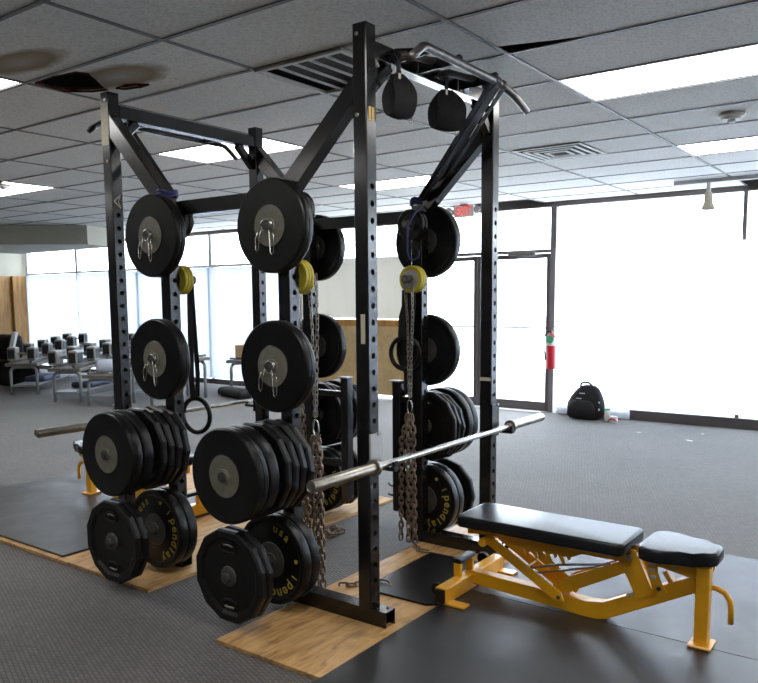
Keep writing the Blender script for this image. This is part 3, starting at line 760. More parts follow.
# (upright centre x, side label)
def rack_plates(x,who,near):
    # tier 1/2
    if near:
        place(P_plain,x,-.092,1.90,random.uniform(0,6),'black bumper plate with grey hub, topmost on the %s near storage post'%who,'single bumper plates')
        place(P_plain,x,-.092,1.225,random.uniform(0,6),'black bumper plate with grey hub, second from the top on the %s near storage post'%who,'single bumper plates')
        # tier 3
        o=('outermost','second')
        place(P_plain,x,-.425,.745,1.0,'outermost thick bumper plate with olive hub on the third peg of the %s near post'%who,'bumper plates on the third pegs')
        place(P_dark,x,-.348,.745,2.0,'second bumper plate directly behind the outermost one on the third peg, %s near post'%who,'bumper plates on the third pegs')
        for i,q in enumerate(('outermost','second from outside','third from outside','innermost')):
            place(P_poly,x,-.235+.047*i+(.004*i),.745-.006*(i%2),.1*i,'%s faceted grip plate on the third peg, %s near post'%(q,who),'faceted plates on the third pegs')
        # tier 4
        place(P_poly,x,-.42,.27,0.0,'front faceted black grip plate near the floor on the %s near post'%who,'faceted plates on the lowest pegs')
        place(P_poly,x,-.376,.27,.06,'faceted black grip plate tucked behind the front one on the lowest peg, %s near post'%who,'faceted plates on the lowest pegs')
        place(P_word,x,-.135,.27,(1.05 if who=='right' else -.1),'black plate with yellow pendlay lettering on the lowest peg, %s near post'%who,'lettered bumper plates')
        place(P_dark,x,-.074,.27,1.2,'plain black bumper plate against the post behind the lettered one, %s near post'%who,'bumper plates on the lowest pegs')
    else:
        place(P_dark,x,YF+.022,1.90,0,'dark bumper plate highest on the %s far storage post'%who,'single bumper plates')
        place(P_dark,x,YF+.022,1.225,0,'dark bumper plate second from the top on the %s far storage post'%who,'single bumper plates')
        for i,q in enumerate(('nearest','middle','farthest')):
            place(P_poly,x,YF+.01+.05*i,.745-.005*i,.12*i,'%s of the faceted plates on the third peg of the %s far post'%(q,who),'faceted plates on the third pegs')
        place(P_dark,x,YF+.19,.745,0,'bumper plate just beyond the faceted plates on the third peg, %s far post'%who,'bumper plates on the third pegs')
        place(P_dark,x,YF+.255,.745,1,'outermost bumper plate beyond the third peg plates, %s far post'%who,'bumper plates on the third pegs')
        place(P_word,x,YF+.012,.27,0.15,'black plate with yellow pendlay lettering low on the %s far post'%who,'lettered bumper plates')
        place(P_dark,x,YF+.075,.27,1,'black bumper plate behind the lettered one on the lowest peg, %s far post'%who,'bumper plates on the lowest pegs')
        place(P_poly,x,YF+.24,.27,.3,'faceted grip plate farthest out on the lowest peg of the %s far post'%who,'faceted plates on the lowest pegs')
rack_plates(xa,'right',True); rack_plates(xb,'left',True); rack_plates(xa,'right',False); rack_plates(xb,'left',False)
for P in (P_plain,P_dark,P_word,P_poly):
    for ch in list(P.children): bpy.data.objects.remove(ch)
    bpy.data.objects.remove(P)
# inner small plates
for x,who in ((xa,'right'),(xb,'left')):
    for far in (0,1):
        side='far' if far else 'near'
        for j,q in enumerate(('innermost','middle','outermost')):
            th=.018; y=(W-.004-(j+1)*(th+.003)) if far else (T+.004+j*(th+.003))
            ring_plate('change_plate',.083-.004*j*0,th,M['yellow_plate'],M['hub'] if j<2 else M['frame_light'],'%s small yellow plate on the inner peg of the %s %s storage post'%(q,who,side),'weight plate',(x,y,1.665),'small yellow plates',.035 if j<2 else .055)
        for j,q in enumerate(('inner','outer')):
            th=.03; y=(W-.004-(j+1)*(th+.004)) if far else (T+.004+j*(th+.004))
            ring_plate('change_plate',.092,th,M['rubber_dull'],M['hub_dark'],'%s small black plate above the yellow ones on the %s %s storage post'%(q,who,side),'weight plate',(x,y,1.99),'small black plates')
# spring collars
for x,z,who in ((xa,1.90,'topmost right bumper plate'),(xa,1.225,'second right bumper plate'),(xb,1.90,'topmost left bumper plate'),(xb,1.225,'second left bumper plate')):
    bm=nb(); pts=[]
    for k in range(0,61):
        a=k/60*2*PI*2.5; pts.append((x+.029*math.cos(a),-.100-.010*k/60*1.6,z+.029*math.sin(a)))
    tube(bm,pts,.0035,6); t=thing('spring_collar','chrome spring collar hanging at the peg of the %s near side'%who,'spring collar',(x,-.11,z),'spring collars')
    obj('coil',bm,M['chrome'],t,True)
    for s,l in ((-1,.105),(1,.125)):
        bm=nb(); b0=Vector((x+s*.028,-.115-.008*s,z-.005)); dx=s*.018
        tube(bm,[b0,b0+Vector((dx*.6,-.008,-.04)),b0+Vector((dx,-.01,-l)),b0+Vector((dx+.010*s,-.01,-l-.012)),b0+Vector((dx+.02*s,-.01,-l)),b0+Vector((dx+.022*s,-.008,-.055)),b0+Vector((dx+.008*s,-.004,-.02))],.003,6); obj('squeeze_handle',bm,M['chrome'],t,True)

# ------------------------------------------------------------------ barbells and hooks
def barbell(xc,z,label,y0=-.517):
    t=thing('barbell',label,'barbell',(xc,y0+1.1,z),'barbells'); L=2.2
    bm=nb(); cyl(bm,(xc,y0+.43,z),.0142,L-.86,'y',20); obj('shaft',bm,M['steel'],t,30)
    for s in (0,1):
        bm=nb(); yy=y0 if s==0 else y0+L
        sg=1 if s==0 else -1
        lathe(bm,[(.0001,0),(.010,0),(.012,-.001),(.017,-.001),(.0175,.003),(.021,.003),(.0245,0),(.0255,.004),(.0255,.415),(.037,.418),(.0385,.422),(.0385,.436),(.036,.441),(.022,.441),(.02,.47),(.0142,.472)],(xc,yy,z),'y',28,sg)
        obj('sleeve',bm,M['sleeve'],t,30)
    for a,b in ((.55,.95),(1.25,1.65)):
        bm=nb(); cyl(bm,(xc,y0+a,z),.0146,b-a,'y',20); obj('knurling',bm,M['chrome'],t,30)
    return t
barbell(.092,.802,'bright steel barbell racked in front of the near frame above the bench')
barbell(XB1-T-.092,.800,'barbell on the left frame, one bare sleeve poking out past its plates',-.45)
def hook(xf,sgn,y,label,z=.80):
    x0=xf if sgn>0 else xf-T
    t=thing('bar_hook',label,'bar hook',(x0+sgn*.04,y+T/2,z-.06),'bar hooks')
    bm=nb()
    box(bm,min(x0+sgn*.001,x0+sgn*.012),max(x0+sgn*.001,x0+sgn*.012),y-.006,y+T+.006,z-.06,z+.13,.002); 
    obj('back_plate',bm,M['steel_black'] if y>0.5 else M['frame_light'],t)
    bm=nb(); lo,hi=sorted((x0+sgn*.012,x0+sgn*.125))
    box(bm,lo,hi,y+.02,y+T-.02,z-.034,z-.0155,.002)
    lo,hi=sorted((x0+sgn*.113,x0+sgn*.125)); box(bm,lo,hi,y+.02,y+T-.02,z-.0155,z+.012,.002)
    obj('cradle',bm,M['rubber_dull'],t)
    bm=nb(); cyl(bm,(x0+sgn*.02 if sgn>0 else x0-.03,y+T/2,z+.13),.008,.01,'x',12); obj('pin',bm,M['steel'],t)
hook(XA1,1,0,'grey bar hook on the nearest tall upright'); hook(XA1,1,W,'dark bar hook on the far tall upright beyond the bench')
hook(XB1,-1,0,'bar hook on the leftmost upright behind the plates',.795); hook(XB1,-1,W,'bar hook on the far upright of the left frame',.795)
# ------------------------------------------------------------------ safety arms hung upright
def safety(x,y,ztop,zbot,label,xatt):
    t=thing('safety_arm',label,'safety arm',(x,y,zbot),'safety arms')
    bm=nb(); box(bm,x-.03,x+.03,y-.03,y+.03,zbot,ztop,.003); obj('arm_tube',bm,M['steel_black'],t)
    bm=nb(); box(bm,x-.055,x+.032,y-.034,y+.034,ztop,ztop+.008,.001); obj('end_plate',bm,M['frame_light'],t)
    for z in (.92,.45):
        bm=nb(); lo,hi=sorted((x+(.03 if xatt>x else -.03),xatt)); box(bm,lo,hi,y-.018,y+.018,z-.02,z+.02,.002); obj('mounting_bracket',bm,M['steel_black'],t)
    for z in (.36,.30):
        bm=nb(); tube(bm,[(x-.03,y-.01,z),(x-.055,y-.01,z-.004),(x-.075,y-.01,z+.012 if z>.33 else z)],.007,8); obj('hook_pin',bm,M['hub_dark'],t,True)
safety(-.645,1.17,1.03,.20,'black upright safety arm beside the hanging chains',XA3-T)
safety(-1.065,1.17,1.03,.20,'black upright safety arm beyond the nearest tall upright',XB3)

# ------------------------------------------------------------------ chains
def link_mesh(L,wd,r,n=14,k=6):
    bm=nb(); pts=[]
    h=L/2-wd/2
    for i in range(n//2+1): a=PI*i/(n//2); pts.append((wd/2*math.cos(a),0,h+wd/2*math.sin(a)))
    for i in range(n//2+1): a=PI+PI*i/(n//2); pts.append((wd/2*math.cos(a),0,-h+wd/2*math.sin(a)))
    tube(bm,pts,r,k,True); me=bpy.data.meshes.new('link'); bm.to_mesh(me); bm.free(); return me
thick=link_mesh(.052,.026,.0055); thin=link_mesh(.036,.015,.0028,10,5)
def chain_path(bm,pts,me,pitch,twist0=0):
    pts=[Vector(p) for p in pts]; seg=[(pts[i+1]-pts[i]).length for i in range(len(pts)-1)]; tot=sum(seg)
    n=int(tot/pitch); k=0
    for j in range(n):
        s=(j+.5)*pitch; i=0
        while i<len(seg)-1 and s>seg[i]: s-=seg[i]; i+=1
        p=pts[i]+(pts[i+1]-pts[i])*(s/seg[i]); d=(pts[i+1]-pts[i]).normalized(); sd,u=frame_of(d,Vector((.3,.95,.1)))
        R=Matrix((sd,u,d)).transposed()@Matrix.Rotation(twist0+(PI/2)*(j%2)+random.uniform(-.25,.25),3,'Z')
        Mx=R.to_4x4(); Mx.translation=p; m2=me.copy(); m2.transform(Mx); bm.from_mesh(m2); bpy.data.meshes.remove(m2)
def chain_set(x,y,label1,label2,zpeg,sgn):
    random.seed(5)
    t=thing('light_chain',label1,'chain',(x,y,.9),'light chains')
    bm=nb()
    chain_path(bm,[(x+.028,y,zpeg+.02),(x+.035,y-.005,zpeg-.2),(x+.012,y,.93)],thin,.028)
    chain_path(bm,[(x-.028,y,zpeg+.02),(x-.008,y+.005,zpeg-.25),(x+.004,y,.93)],thin,.028)
    obj('links',bm,M['chain_light'],t,True)
    bm=nb(); pts=[(x+.008+.018*math.cos(a),y,.885+.045*math.sin(a)) for a in [2*PI*i/16 for i in range(16)]]; tube(bm,pts,.005,8,True); obj('snap_hook',bm,M['chrome'],t,True)
    t=thing('heavy_chain',label2,'chain',(x,y,.03),'heavy chains')
    for j,(dx,dy,zt,zb) in enumerate(((-.055,-.01,.74,.035),(-.004,.0,.84,.04),(.028,.012,.85,.045),(.052,-.012,.80,.04),(.012,-.02,.82,.30))):
        bm=nb(); chain_path(bm,[(x+.006+dx*.2,y,.84),(x+dx*.8,y+dy,zt-.06),(x+dx,y+dy,zb)],thick,.038,random.uniform(0,1.5)); obj('chain_strand',bm,M['chain'],t,True)
    bm=nb(); chain_path(bm,[(x+.05,y-.01,.035),(x+.09,y-.05,.034),(x+.13,y-.06,.032)],thick,.04); obj('chain_strand',bm,M['chain'],t,True)
    bm=nb(); pts=[(x+.15+.045*math.cos(a),y-.07+.024*math.sin(a),.028) for a in [2*PI*i/16 for i in range(16)]]; tube(bm,pts,.006,8,True); obj('end_ring',bm,M['chain'],t,True)
chain_set(xa,W-.09,'thin chain hanging from the yellow plates on the far right storage post','rusty heavy chain bundle hanging to the floor left of the bench',1.655,-1)
chain_set(xa+.02,T+.115,'thin chain hanging behind the near right storage post','rusty heavy chain hanging behind the end of the bright barbell sleeve',1.655,1)
chain_set(xb,W-.09,'thin chain on the far left storage post behind the near plates','rusty chain bundle hanging at the far left storage post',1.655,-1)
random.seed(11); bm=nb()
pts=[(-1.08+.075*math.cos(i*1.9)*(.4+.6*((i*7)%5)/5),1.02+.07*math.sin(i*1.9),.012+.010*(i%3)) for i in range(14)]; chain_path(bm,pts,thick,.036)
tag(obj('chain_pile',bm,M['chain'],smooth=True),'small heap of rusty chain lying on the carpet between the frames','chain')
bm=nb(); chain_path(bm,[(-.43,.30,.026),(-.36,.34,.03),(-.30,.40,.03)],thick,.04); pts=[(-.245+.05*math.cos(a),.43+.028*math.sin(a),.031+.012*math.sin(a)) for a in [2*PI*i/16 for i in range(16)]]; tube(bm,pts,.006,8,True)
tag(obj('chain_end',bm,M['chain'],smooth=True),'rusty chain end with a large ring lying on plywood beside the nearest upright','chain')

# ------------------------------------------------------------------ bands, straps, rings
def ribbon(bm,pts,w,th,side):
    """flat band along pts; side = vector(s) of width"""
    pts=[Vector(p) for p in pts]; s=Vector(side).normalized(); R=[]
    for i,p in enumerate(pts):
        d=(pts[min(i+1,len(pts)-1)]-pts[max(i-1,0)]).normalized(); sd=(s-d*s.dot(d)).normalized(); n=sd.cross(d)
        R.append([bm.verts.new(p+sd*w/2*a+n*th/2*b) for a,b in ((-1,-1),(1,-1),(1,1),(-1,1))])
    for i in range(len(R)-1):
        for k in range(4): bm.faces.new((R[i][k],R[i][(k+1)%4],R[i+1][(k+1)%4],R[i+1][k]))
    bm.faces.new(R[0][::-1]); bm.faces.new(R[-1])
def band(pa,pb,w,label,m,group):
    """long loop from over the pull-up bar pa to the post pb"""
    bm=nb(); pa=Vector(pa); pb=Vector(pb); d=(pb-pa).normalized(); n=Vector((0,1,0)); side=Vector((0,1,0)); up=d.cross(side).normalized()
    r=.021; loop=[pa+up*r]+[pa-d*r*math.sin(a)+up*r*math.cos(a) for a in (PI*.25,PI*.5,PI*.75)]+[pa-up*r]
    pts=[pb+up*.012]+[pa+d*.1+up*.016]+loop+[pa+d*.1-up*.016,pb-up*.012]
    ribbon(bm,pts,w,.005,side); o=obj('resistance_band',bm,m); return tag(o,label,'resistance band',group)
GB='bands looped from pull-up bar to post'
band((.20,.83,2.645),(-.46,1.16,2.14),.045,'wide black band running from the grey pull-up bar down the far brace',M['band_black'],GB)
band((.20,.90,2.64),(-.45,1.255,2.15),.032,'narrower black band beside the wide one on the bent end of the pull-up bar',M['band_black'],GB)
band((XB1-T-.17,.30,2.64),(XB3+.02-T,.09,2.14),.03,'black band stretched from the left frame pull-up bar down to its near post',M['band_black'],GB)
# blue bands wrapped on the post tops
for x,y,who in ((xa,W,'right far'),(xb,0,'left near')):
    bm=nb(); yc=y+T/2
    for dz in (0,.018):
        pts=[(x+.052*math.cos(a)*1.0,yc+.052*math.sin(a),2.125+dz+.008*math.sin(3*a)) for a in [2*PI*i/20 for i in range(20)]]; tube(bm,pts,.010,6,True)
    tag(obj('blue_band',bm,M['band_blue'],smooth=True),'blue band bundled around the top of the %s storage post'%who,'resistance band','blue bands')
# thin hooked cord over the post top (far right)
bm=nb(); yy=W-.16
tube(bm,[(xa+.055,W-.01,2.10),(xa+.05,yy+.08,2.06),(xa+.045,yy,1.98),(xa+.042,yy,1.82),(xa+.055,yy,1.785),(xa+.085,yy,1.775),(xa+.12,yy,1.79),(xa+.125,yy,1.83)],.006,8)
tag(obj('cord_hook',bm,M['band_blue'],smooth=True),'blue cord with a J shaped hook hanging left of the EXIT sign','hook')
def gym_ring(x,y,z,R,ztop,label,rot,sx=-.02,sw=.045):
    t=thing('gymnastic_ring',label,'gymnastic ring',(x,y,z),'black gymnastic rings')
    c,s=math.cos(rot),math.sin(rot)
    bm=nb(); tube(bm,[(x+R*math.cos(a)*c,y+R*math.cos(a)*s,z+R*math.sin(a)) for a in [2*PI*i/32 for i in range(32)]],.014,10,True); obj('ring',bm,M['rubber'],t,True)
    bm=nb(); q=sw*.5; ribbon(bm,[(x+sx*.3,y-.016,z+R*.98),(x+sx*.6,y-.018,z+R+.12),(x+sx,y-.004,ztop-.1),(x+sx,y,ztop)],sw,.003,(1,0,0)); ribbon(bm,[(x+sx*.3,y+.016,z+R*.98),(x+sx*.4+.012,y+.016,z+R+.14),(x+sx,y+.012,ztop)],sw*.8,.003,(1,0,0)); obj('strap',bm,M['fabric_black'],t)
    if sw>.08:
        bm=nb(); ribbon(bm,[(x-.01,y+.045,ztop),(x-.012,y+.047,1.2),(x-.008,y+.04,.95)],.055,.003,(1,0,0)); obj('strap_tail',bm,M['fabric_black'],t)
gym_ring(xb+.02,T+.10,.88,.10,1.65,'black ring on a strap hanging between the two near plate stacks',.15)
gym_ring(xa-.045,W-.06,1.215,.10,1.60,'black ring peeking out left of the far right storage post',.1,.03,.10)
# ab slings
def sling(y,zt,label,rz,w=.12,rx=.055,rz_=.085,lean=0.):
    """wide padded loop: seen mostly on its broad outer face"""
    x=XA1+.05
    t=thing('ab_sling',label,'fabric sling',(x,y,zt-.24),'fabric slings'); c,s=math.cos(rz),math.sin(rz)
    bm=nb(); n=30; rows=[]
    zc=zt-.145
    for i in range(n+1):
        a=PI/2+2*PI*i/n; k=max(0.,math.sin(a)); px=rx*math.cos(a)*(1-.75*k*k); pz=rz_*math.sin(a)*(1+.25*k)
        ww=w*(1-.62*k**3)
        rows.append([bm.verts.new((x+px*c-q*ww*s,y+px*s+q*ww*c,zc+pz-.012*math.cos(q*PI)*(1-k))) for q in (-.5,-.3,0,.3,.5)])
    for i in range(n):
        for k in range(4): bm.faces.new((rows[i][k],rows[i][k+1],rows[i+1][k+1],rows[i+1][k]))
    bmesh.ops.remove_doubles(bm,verts=bm.verts,dist=.0005)
    bmesh.ops.solidify(bm,geom=bm.faces[:],thickness=.007)
    obj('sling_loop',bm,M['fabric_black'],t,45)
    bm=nb(); ribbon(bm,[(x,y-.006,zt-.045),(x,y-.006,zt+.02),(x-.02,y,zt+.045),(x-.048,y,zt+.05)],.03,.004,(0,1,0)); obj('hanging_strap',bm,M['fabric_black'],t)
    bm=nb(); pts=[(x+.03*c+.01*math.cos(a),y+w*.42*c,zt-.235+.018*math.sin(a)) for a in [2*PI*i/12 for i in range(12)]]; tube(bm,pts,.002,5,True); obj('wire_loop',bm,M['steel'],t,True)
    bm=nb(); qx,qy=x+(rx*.55)*c+.02*s,y+(rx*.55)*s-.02*c-.02; box(bm,qx+.012,qx+.015,qy-.008,qy+.008,zt-.078,zt-.055); obj('care_label',bm,M['label'],t)
sling(.185,2.60,'black fabric sling hanging nearest the tall front upright',-.35)
sling(.60,2.615,'rounder black fabric sling hanging farther along the crossbeam',-.55,.155,.06,.085)

# ------------------------------------------------------------------ bench
def bench():
    t=thing('weight_bench','yellow adjustable weight bench with black pads on the right rubber mat','weight bench',(.75,.68,.03))
    Y=M['yellow']; yc=.68; z0=.03
    # spine
    bm=nb(); prism(bm,[(.17,.125),(.80,.105),(.88,.115),(1.292,.335),(1.292,.255),(.90,.040),(.84,.026),(.78,.030),(.17,.060)],yc-.032,yc+.032,'xz',.003); obj('spine',bm,Y,t)
    bm=nb(); prism(bm,[(.99,.185),(1.06,.222),(1.06,.205),(.99,.168)],yc-.0335,yc-.0325,'xz'); obj('spec_label',bm,M['label'],t)
    # rear stabiliser
    bm=nb(); box(bm,.12,.185,.375,1.0,.032,.112,.004); st=obj('stabiliser',bm,Y,t)
    bm=nb(); box(bm,.125,.180,.362,.378,.037,.107,.003); obj('end_cap',bm,M['rubber'],st)
    bm=nb(); box(bm,.13,.285,.375,.44,z0,.040,.002); obj('foot_plate',bm,Y,st)
    bm=nb(); box(bm,.11,.275,.93,.995,z0,.042,.002); obj('foot_plate',bm,Y,st)
    bm=nb(); cyl(bm,(.098,.42,.080),.032,.03,'y',24,.004); obj('wheel',bm,M['rubber'],st,30)
    bm=nb(); cyl(bm,(.075,.95,.085),.034,.03,'y',24,.004); obj('wheel',bm,M['rubber'],st,30)
    # small U handle with rubber top
    for ya in (.565,.69):
        bm=nb(); box(bm,.115,.155,ya,ya+.025,.11,.18,.003); obj('handle_post',bm,Y,t)
    bm=nb(); box(bm,.110,.16,.56,.72,.18,.206,.008,2); obj('rubber_stop',bm,M['rubber'],t)
    # front post
    bm=nb(); box(bm,1.297,1.355,yc-.065,yc-.005,z0+.012,.385,.004); obj('front_post',bm,Y,t)
    bm=nb(); box(bm,1.278,1.374,yc-.095,yc+.025,z0,z0+.013,.004); obj('foot_plate',bm,Y,t)
    bm=nb(); tube(bm,[(1.335,yc,.285),(1.37,yc,.285),(1.405,yc,.272),(1.428,yc,.24),(1.433,yc,.20),(1.433,yc,.14)],.0125,12); obj('carry_handle',bm,Y,t,True)
    # hinge tower + diagonal
    for s in (-1,1):
        ya,yb=(yc-.042,yc-.034) if s<0 else (yc+.034,yc+.042)
        bm=nb(); prism(bm,[(.955,.335),(.985,.40),(1.03,.40),(1.115,.215),(1.04,.175),(.985,.285),(.70,.125),(.62,.115),(.60,.13),(.72,.215)],ya,yb,'xz'); obj('hinge_side_plate',bm,Y,t)
    bm=nb(); beam(bm,(1.012,yc,.37),(1.085,yc,.22),.062,.03,Vector((1,0,.5))); obj('hinge_post',bm,Y,t)
    bm=nb(); cyl(bm,(1.0,yc-.06,.365),.014,.12,'y',14); obj('pivot_bolt',bm,M['hub'],t)
    bm=nb(); cyl(bm,(.672,yc-.067,.105),.010,.13,'y',14); obj('pivot_bolt',bm,M['hub_dark'],t)
    # adjustment link arms
    for s in (-1,1):
        y=yc+s*.058
        bm=nb(); 
        a=Vector((.285,y,.325)); b=Vector((.672,y,.105)); d=(b-a); u=Vector((-d.z,0,d.x)).normalized()
        prism(bm,[((a+u*.024-d*.04)[0],(a+u*.024-d*.04)[2]),((b+u*.026+d*.0)[0],(b+u*.026)[2]),((b+d*.07)[0],(b+d*.07)[2]),((b-u*.026)[0],(b-u*.026)[2]),((a-u*.024-d*.04)[0],(a-u*.024-d*.04)[2])],y-.006,y+.006,'xz'); obj('link_arm',bm,Y,t)
    bm=nb(); cyl(bm,(.285,yc-.10,.322),.014,.20,'y',16); cyl(bm,(.285,yc-.125,.322),.022,.03,'y',18,.003); obj('adjust_pin',bm,Y,t)
    bm=nb(); cyl(bm,(.50,yc-.075,.215),.009,.15,'y',12); obj('cross_pin',bm,M['label_yellow'],t)
    # notched ladder
    nt=[(.40,.345)]
    for i in range(5):
        x=.44+i*.075; nt+= [(x,.345-.018*0),(x+.012,.300),(x+.030,.300),(x+.055,.262+.0),(x+.066,.272)]
    nt=[(.36,.35),(.40,.30)]
    for i in range(4):
        x=.47+i*.07; nt+=[(x,.262),(x+.014,.272),(x+.002,.302),(x+.045,.308)]
    nt+=[(.80,.345)]
    for s in (-1,1):
        y=yc+s*.035; bm=nb(); prism(bm,nt,y-.003,y+.003,'xz'); obj('notched_ladder',bm,Y,t)
    # second diagonal arm behind
    bm=nb(); beam(bm,(.42,yc+.02,.345),(.74,yc+.02,.13),.012,.045,Vector((0,0,1))); obj('rear_strut',bm,Y,t)
    bm=nb(); tube(bm,[(.50,yc-.02,.175),(.70,yc-.02,.235),(.93,yc-.02,.305)],.006,8); tube(bm,[(.48,yc-.05,.205),(.66,yc-.05,.262),(.92,yc-.05,.315)],.006,8); obj('spring_rods',bm,M['steel'],t,True)
    # pad frame
    for s in (-1,1):
        y=yc+s*.055; bm=nb(); prism(bm,[(.165,.390),(.985,.390),(1.0,.352),(.90,.342),(.30,.350),(.17,.335)],y-.008,y+.008,'xz'); obj('pad_rail',bm,Y,t)
    for x in (.2,.55,.9):
        bm=nb(); box(bm,x,x+.05,yc-.12,yc+.12,.382,.392); obj('pad_crossbar',bm,Y,t)
    # pads
    def pad(name,poly,za,zb):
        bm=nb(); prism(bm,poly,za,zb,'xy'); 
        es=[e for e in bm.edges if abs(e.verts[0].co.z-e.verts[1].co.z)<1e-6]
        bmesh.ops.bevel(bm,geom=es,offset=.018,segments=4,affect='EDGES',profile=.6); 
        return obj(name,bm,M['pad'],t,50)
    def rr(x0,x1,y0,y1,r,taper=0):
        o=[]
        for cx,cy,a0 in ((x1-r,y1-r,0),(x0+r,y1-r,PI/2),(x0+r,y0+r,PI),(x1-r,y0+r,1.5*PI)):
            for i in range(5): a=a0+PI/2*i/4; o.append((cx+r*math.cos(a),cy+r*math.sin(a)))
        return o
    pad('back_pad',rr(.15,1.01,.515,.845,.035),.392,.452)
    # seat narrows to the front
    sp=[]
    for x,h in ((1.06,.10),(1.075,.145),(1.11,.165),(1.17,.165),(1.24,.135),(1.29,.10),(1.34,.092),(1.37,.08),(1.385,.05)): sp.append((x,h))
    poly=[(x,yc-h) for x,h in sp]+[(x,yc+h) for x,h in sp[::-1]]
    pad('seat_pad',poly,.397,.458)
    bm=nb(); prism(bm,[(1.08,.397),(1.36,.397),(1.35,.345),(1.26,.325),(1.15,.345),(1.09,.345)],yc-.045,yc-.037,'xz'); prism(bm,[(1.08,.397),(1.36,.397),(1.35,.345),(1.26,.325),(1.15,.345),(1.09,.345)],yc+.037,yc+.045,'xz'); obj('seat_bracket',bm,Y,t)
    bm=nb(); prism(bm,[(1.085,.375),(1.13,.375),(1.135,.32),(1.155,.27),(1.18,.235),(1.145,.205),(1.11,.25),(1.09,.31)],yc-.052,yc-.046,'xz'); sl=obj('seat_ladder',bm,Y,t)
    for i,(x,z) in enumerate(((1.107,.358),(1.108,.330),(1.116,.300))):
        bm=nb(); box(bm,x-.014,x+.012,yc-.054,yc-.0515,z-.006,z+.006,.002); obj('slot',bm,M['white_pad'],sl)
    bm=nb(); cyl(bm,(1.142,yc-.06,.25),.010,.01,'y',14); obj('bolt',bm,M['hub_dark'],t)
    bm=nb(); cyl(bm,(1.325,yc-.055,.352),.011,.01,'y',14); obj('bolt',bm,M['hub_dark'],t)
    bm=nb(); beam(bm,(1.155,yc,.325),(1.20,yc,.255),.06,.022,Vector((1,0,0))); obj('seat_stop',bm,Y,t)
    bm=nb(); prism(bm,[(1.195,.372),(1.235,.345),(1.19,.345)],yc-.0465,yc-.0455,'xz'); obj('warning_sticker',bm,M['label_yellow'],t)
    return t
B1=bench()
B2=dup(B1,(-2.71,.66,.031),'yellow adjustable bench mostly hidden behind the left plates on the bluish mat','benches',PI)
B1['group']='benches'

# ------------------------------------------------------------------ dumbbell racks
def db_rack(pn,pf,label,z=.50,arches=2,lower=True,wd=.42,rise=0.):
    pn=Vector((*pn,0)); pf=Vector((*pf,0)); d=(pf-pn).normalized(); w=Vector((-d.y,d.x,0)); w=-w  # w to the right of travel
    t=thing('dumbbell_rack',label,'dumbbell rack',pn+w*wd/2,'grey dumbbell racks'); L=(pf-pn).length
    Z=Vector((0,0,1)); z_base=z
    for i in range(arches):
        p=pn+d*(.08+(L-.16)*i/(arches-1)); bm=nb(); r=.09; z=z_base+rise*i/(arches-1)*.95
        pts=[p+Z*.0,p+Z*(z-.04-r)]
        for k in range(1,6): a=PI-PI/2*k/5; pts.append(p+w*(r+r*math.cos(a))+Z*(z-.04-r+r*math.sin(a)))
        for k in range(0,6): a=PI/2-PI/2*k/5; pts.append(p+w*(wd-r+r*math.cos(a))+Z*(z-.04-r+r*math.sin(a)))
        pts.append(p+w*wd)
        tube(bm,pts,.025,8); obj('arch_leg',bm,M['rack_grey'],t,True)
    z=z_base
    def slab(z_,th,w0,w1,m,name,tilt=0,parent=t):
        bm=nb(); beam(bm,pn+w*(w0+w1)/2+Z*z_,pf+w*(w0+w1)/2+Z*(z_+(rise if z_>.3 else 0)),w1-w0,th,Z); return obj(name,bm,m,parent)
    slab(z,.05,-.06,wd+.04,M['rack_shelf'],'top_shelf'); slab(z+.05,.03,.02,.07,M['rack_shelf'],'saddle_rail'); slab(z+.05,.03,wd-.09,wd-.04,M['rack_shelf'],'saddle_rail')
    if lower: slab(.15,.03,.03,wd-.03,M['rack_grey'],'bottom_shelf')
    return pn,pf,d,w
def dumbbell_proto():
    t=thing('dumbbell','','dumbbell',(0,0,0))
    for s in (-1,1):
        bm=nb(); lo,hi=sorted((s*.055,s*.145)); box(bm,lo,hi,-.078,.078,.004,.166,.014,2); h=obj('head',bm,M['db_rim'],t,origin=(0,0,0))
        bm=nb(); lo,hi=sorted((s*.145,s*.149)); box(bm,lo,hi,-.055,.055,.03,.14,.002)
        obj('head_face',bm,M['db'],h,origin=(0,0,0))
        for q in (-1,1):
            bm=nb(); lo,hi=sorted((s*.066,s*.134)); ya,yb=sorted((q*.078,q*.081)); box(bm,lo,hi,ya,yb,.03,.14,.001); obj('head_face',bm,M['db'],h,origin=(0,0,0))
    bm=nb(); cyl(bm,(-.06,0,.085),.016,.12,'x',12); obj('handle',bm,M['chrome'],t,30,origin=(0,0,0))
    return t
DP=dumbbell_proto()
def dumbbells(R,n,t0,t1,z,rowname,scale=1.,rise=0.):
    pn,pf,d,w=R; ang=math.atan2(w.y,w.x)
    for i in range(n):
        p=pn+(pf-pn)*(t0+(t1-t0)*i/max(1,n-1))+w*.21
        q=('nearest','second','third','fourth','fifth','sixth','seventh')[i]
        o=dup(DP,(p.x,p.y,z+rise*(t0+(t1-t0)*i/max(1,n-1))),'%s dumbbell along the %s'%(q,rowname),'dumbbells',ang+random.uniform(-.04,.04)); o.scale=(1.15*scale,scale,scale)
R1=db_rack((-10.35,3.85),(-12.5,6.3),'grey dumbbell rack at the far left edge beside the wood panelling',rise=.12)
R2=db_rack((-8.87,3.72),(-10.55,6.45),'grey dumbbell rack with the row of six dumbbells just left of the leftmost rack upright',rise=.14)
R3=db_rack((-8.02,3.75),(-8.9,5.6),'lower grey rack with rounded pads right behind the leftmost rack upright',.44)
R4=db_rack((-7.75,4.3),(-7.75,5.5),'grey rack glimpsed right of the left hanging strap under the papered windows',.62,2,False)
R5=db_rack((-7.55,6.45),(-6.0,6.5),'grey shelf rack holding a small crate behind the upper right plates',.52,2,False,.35)
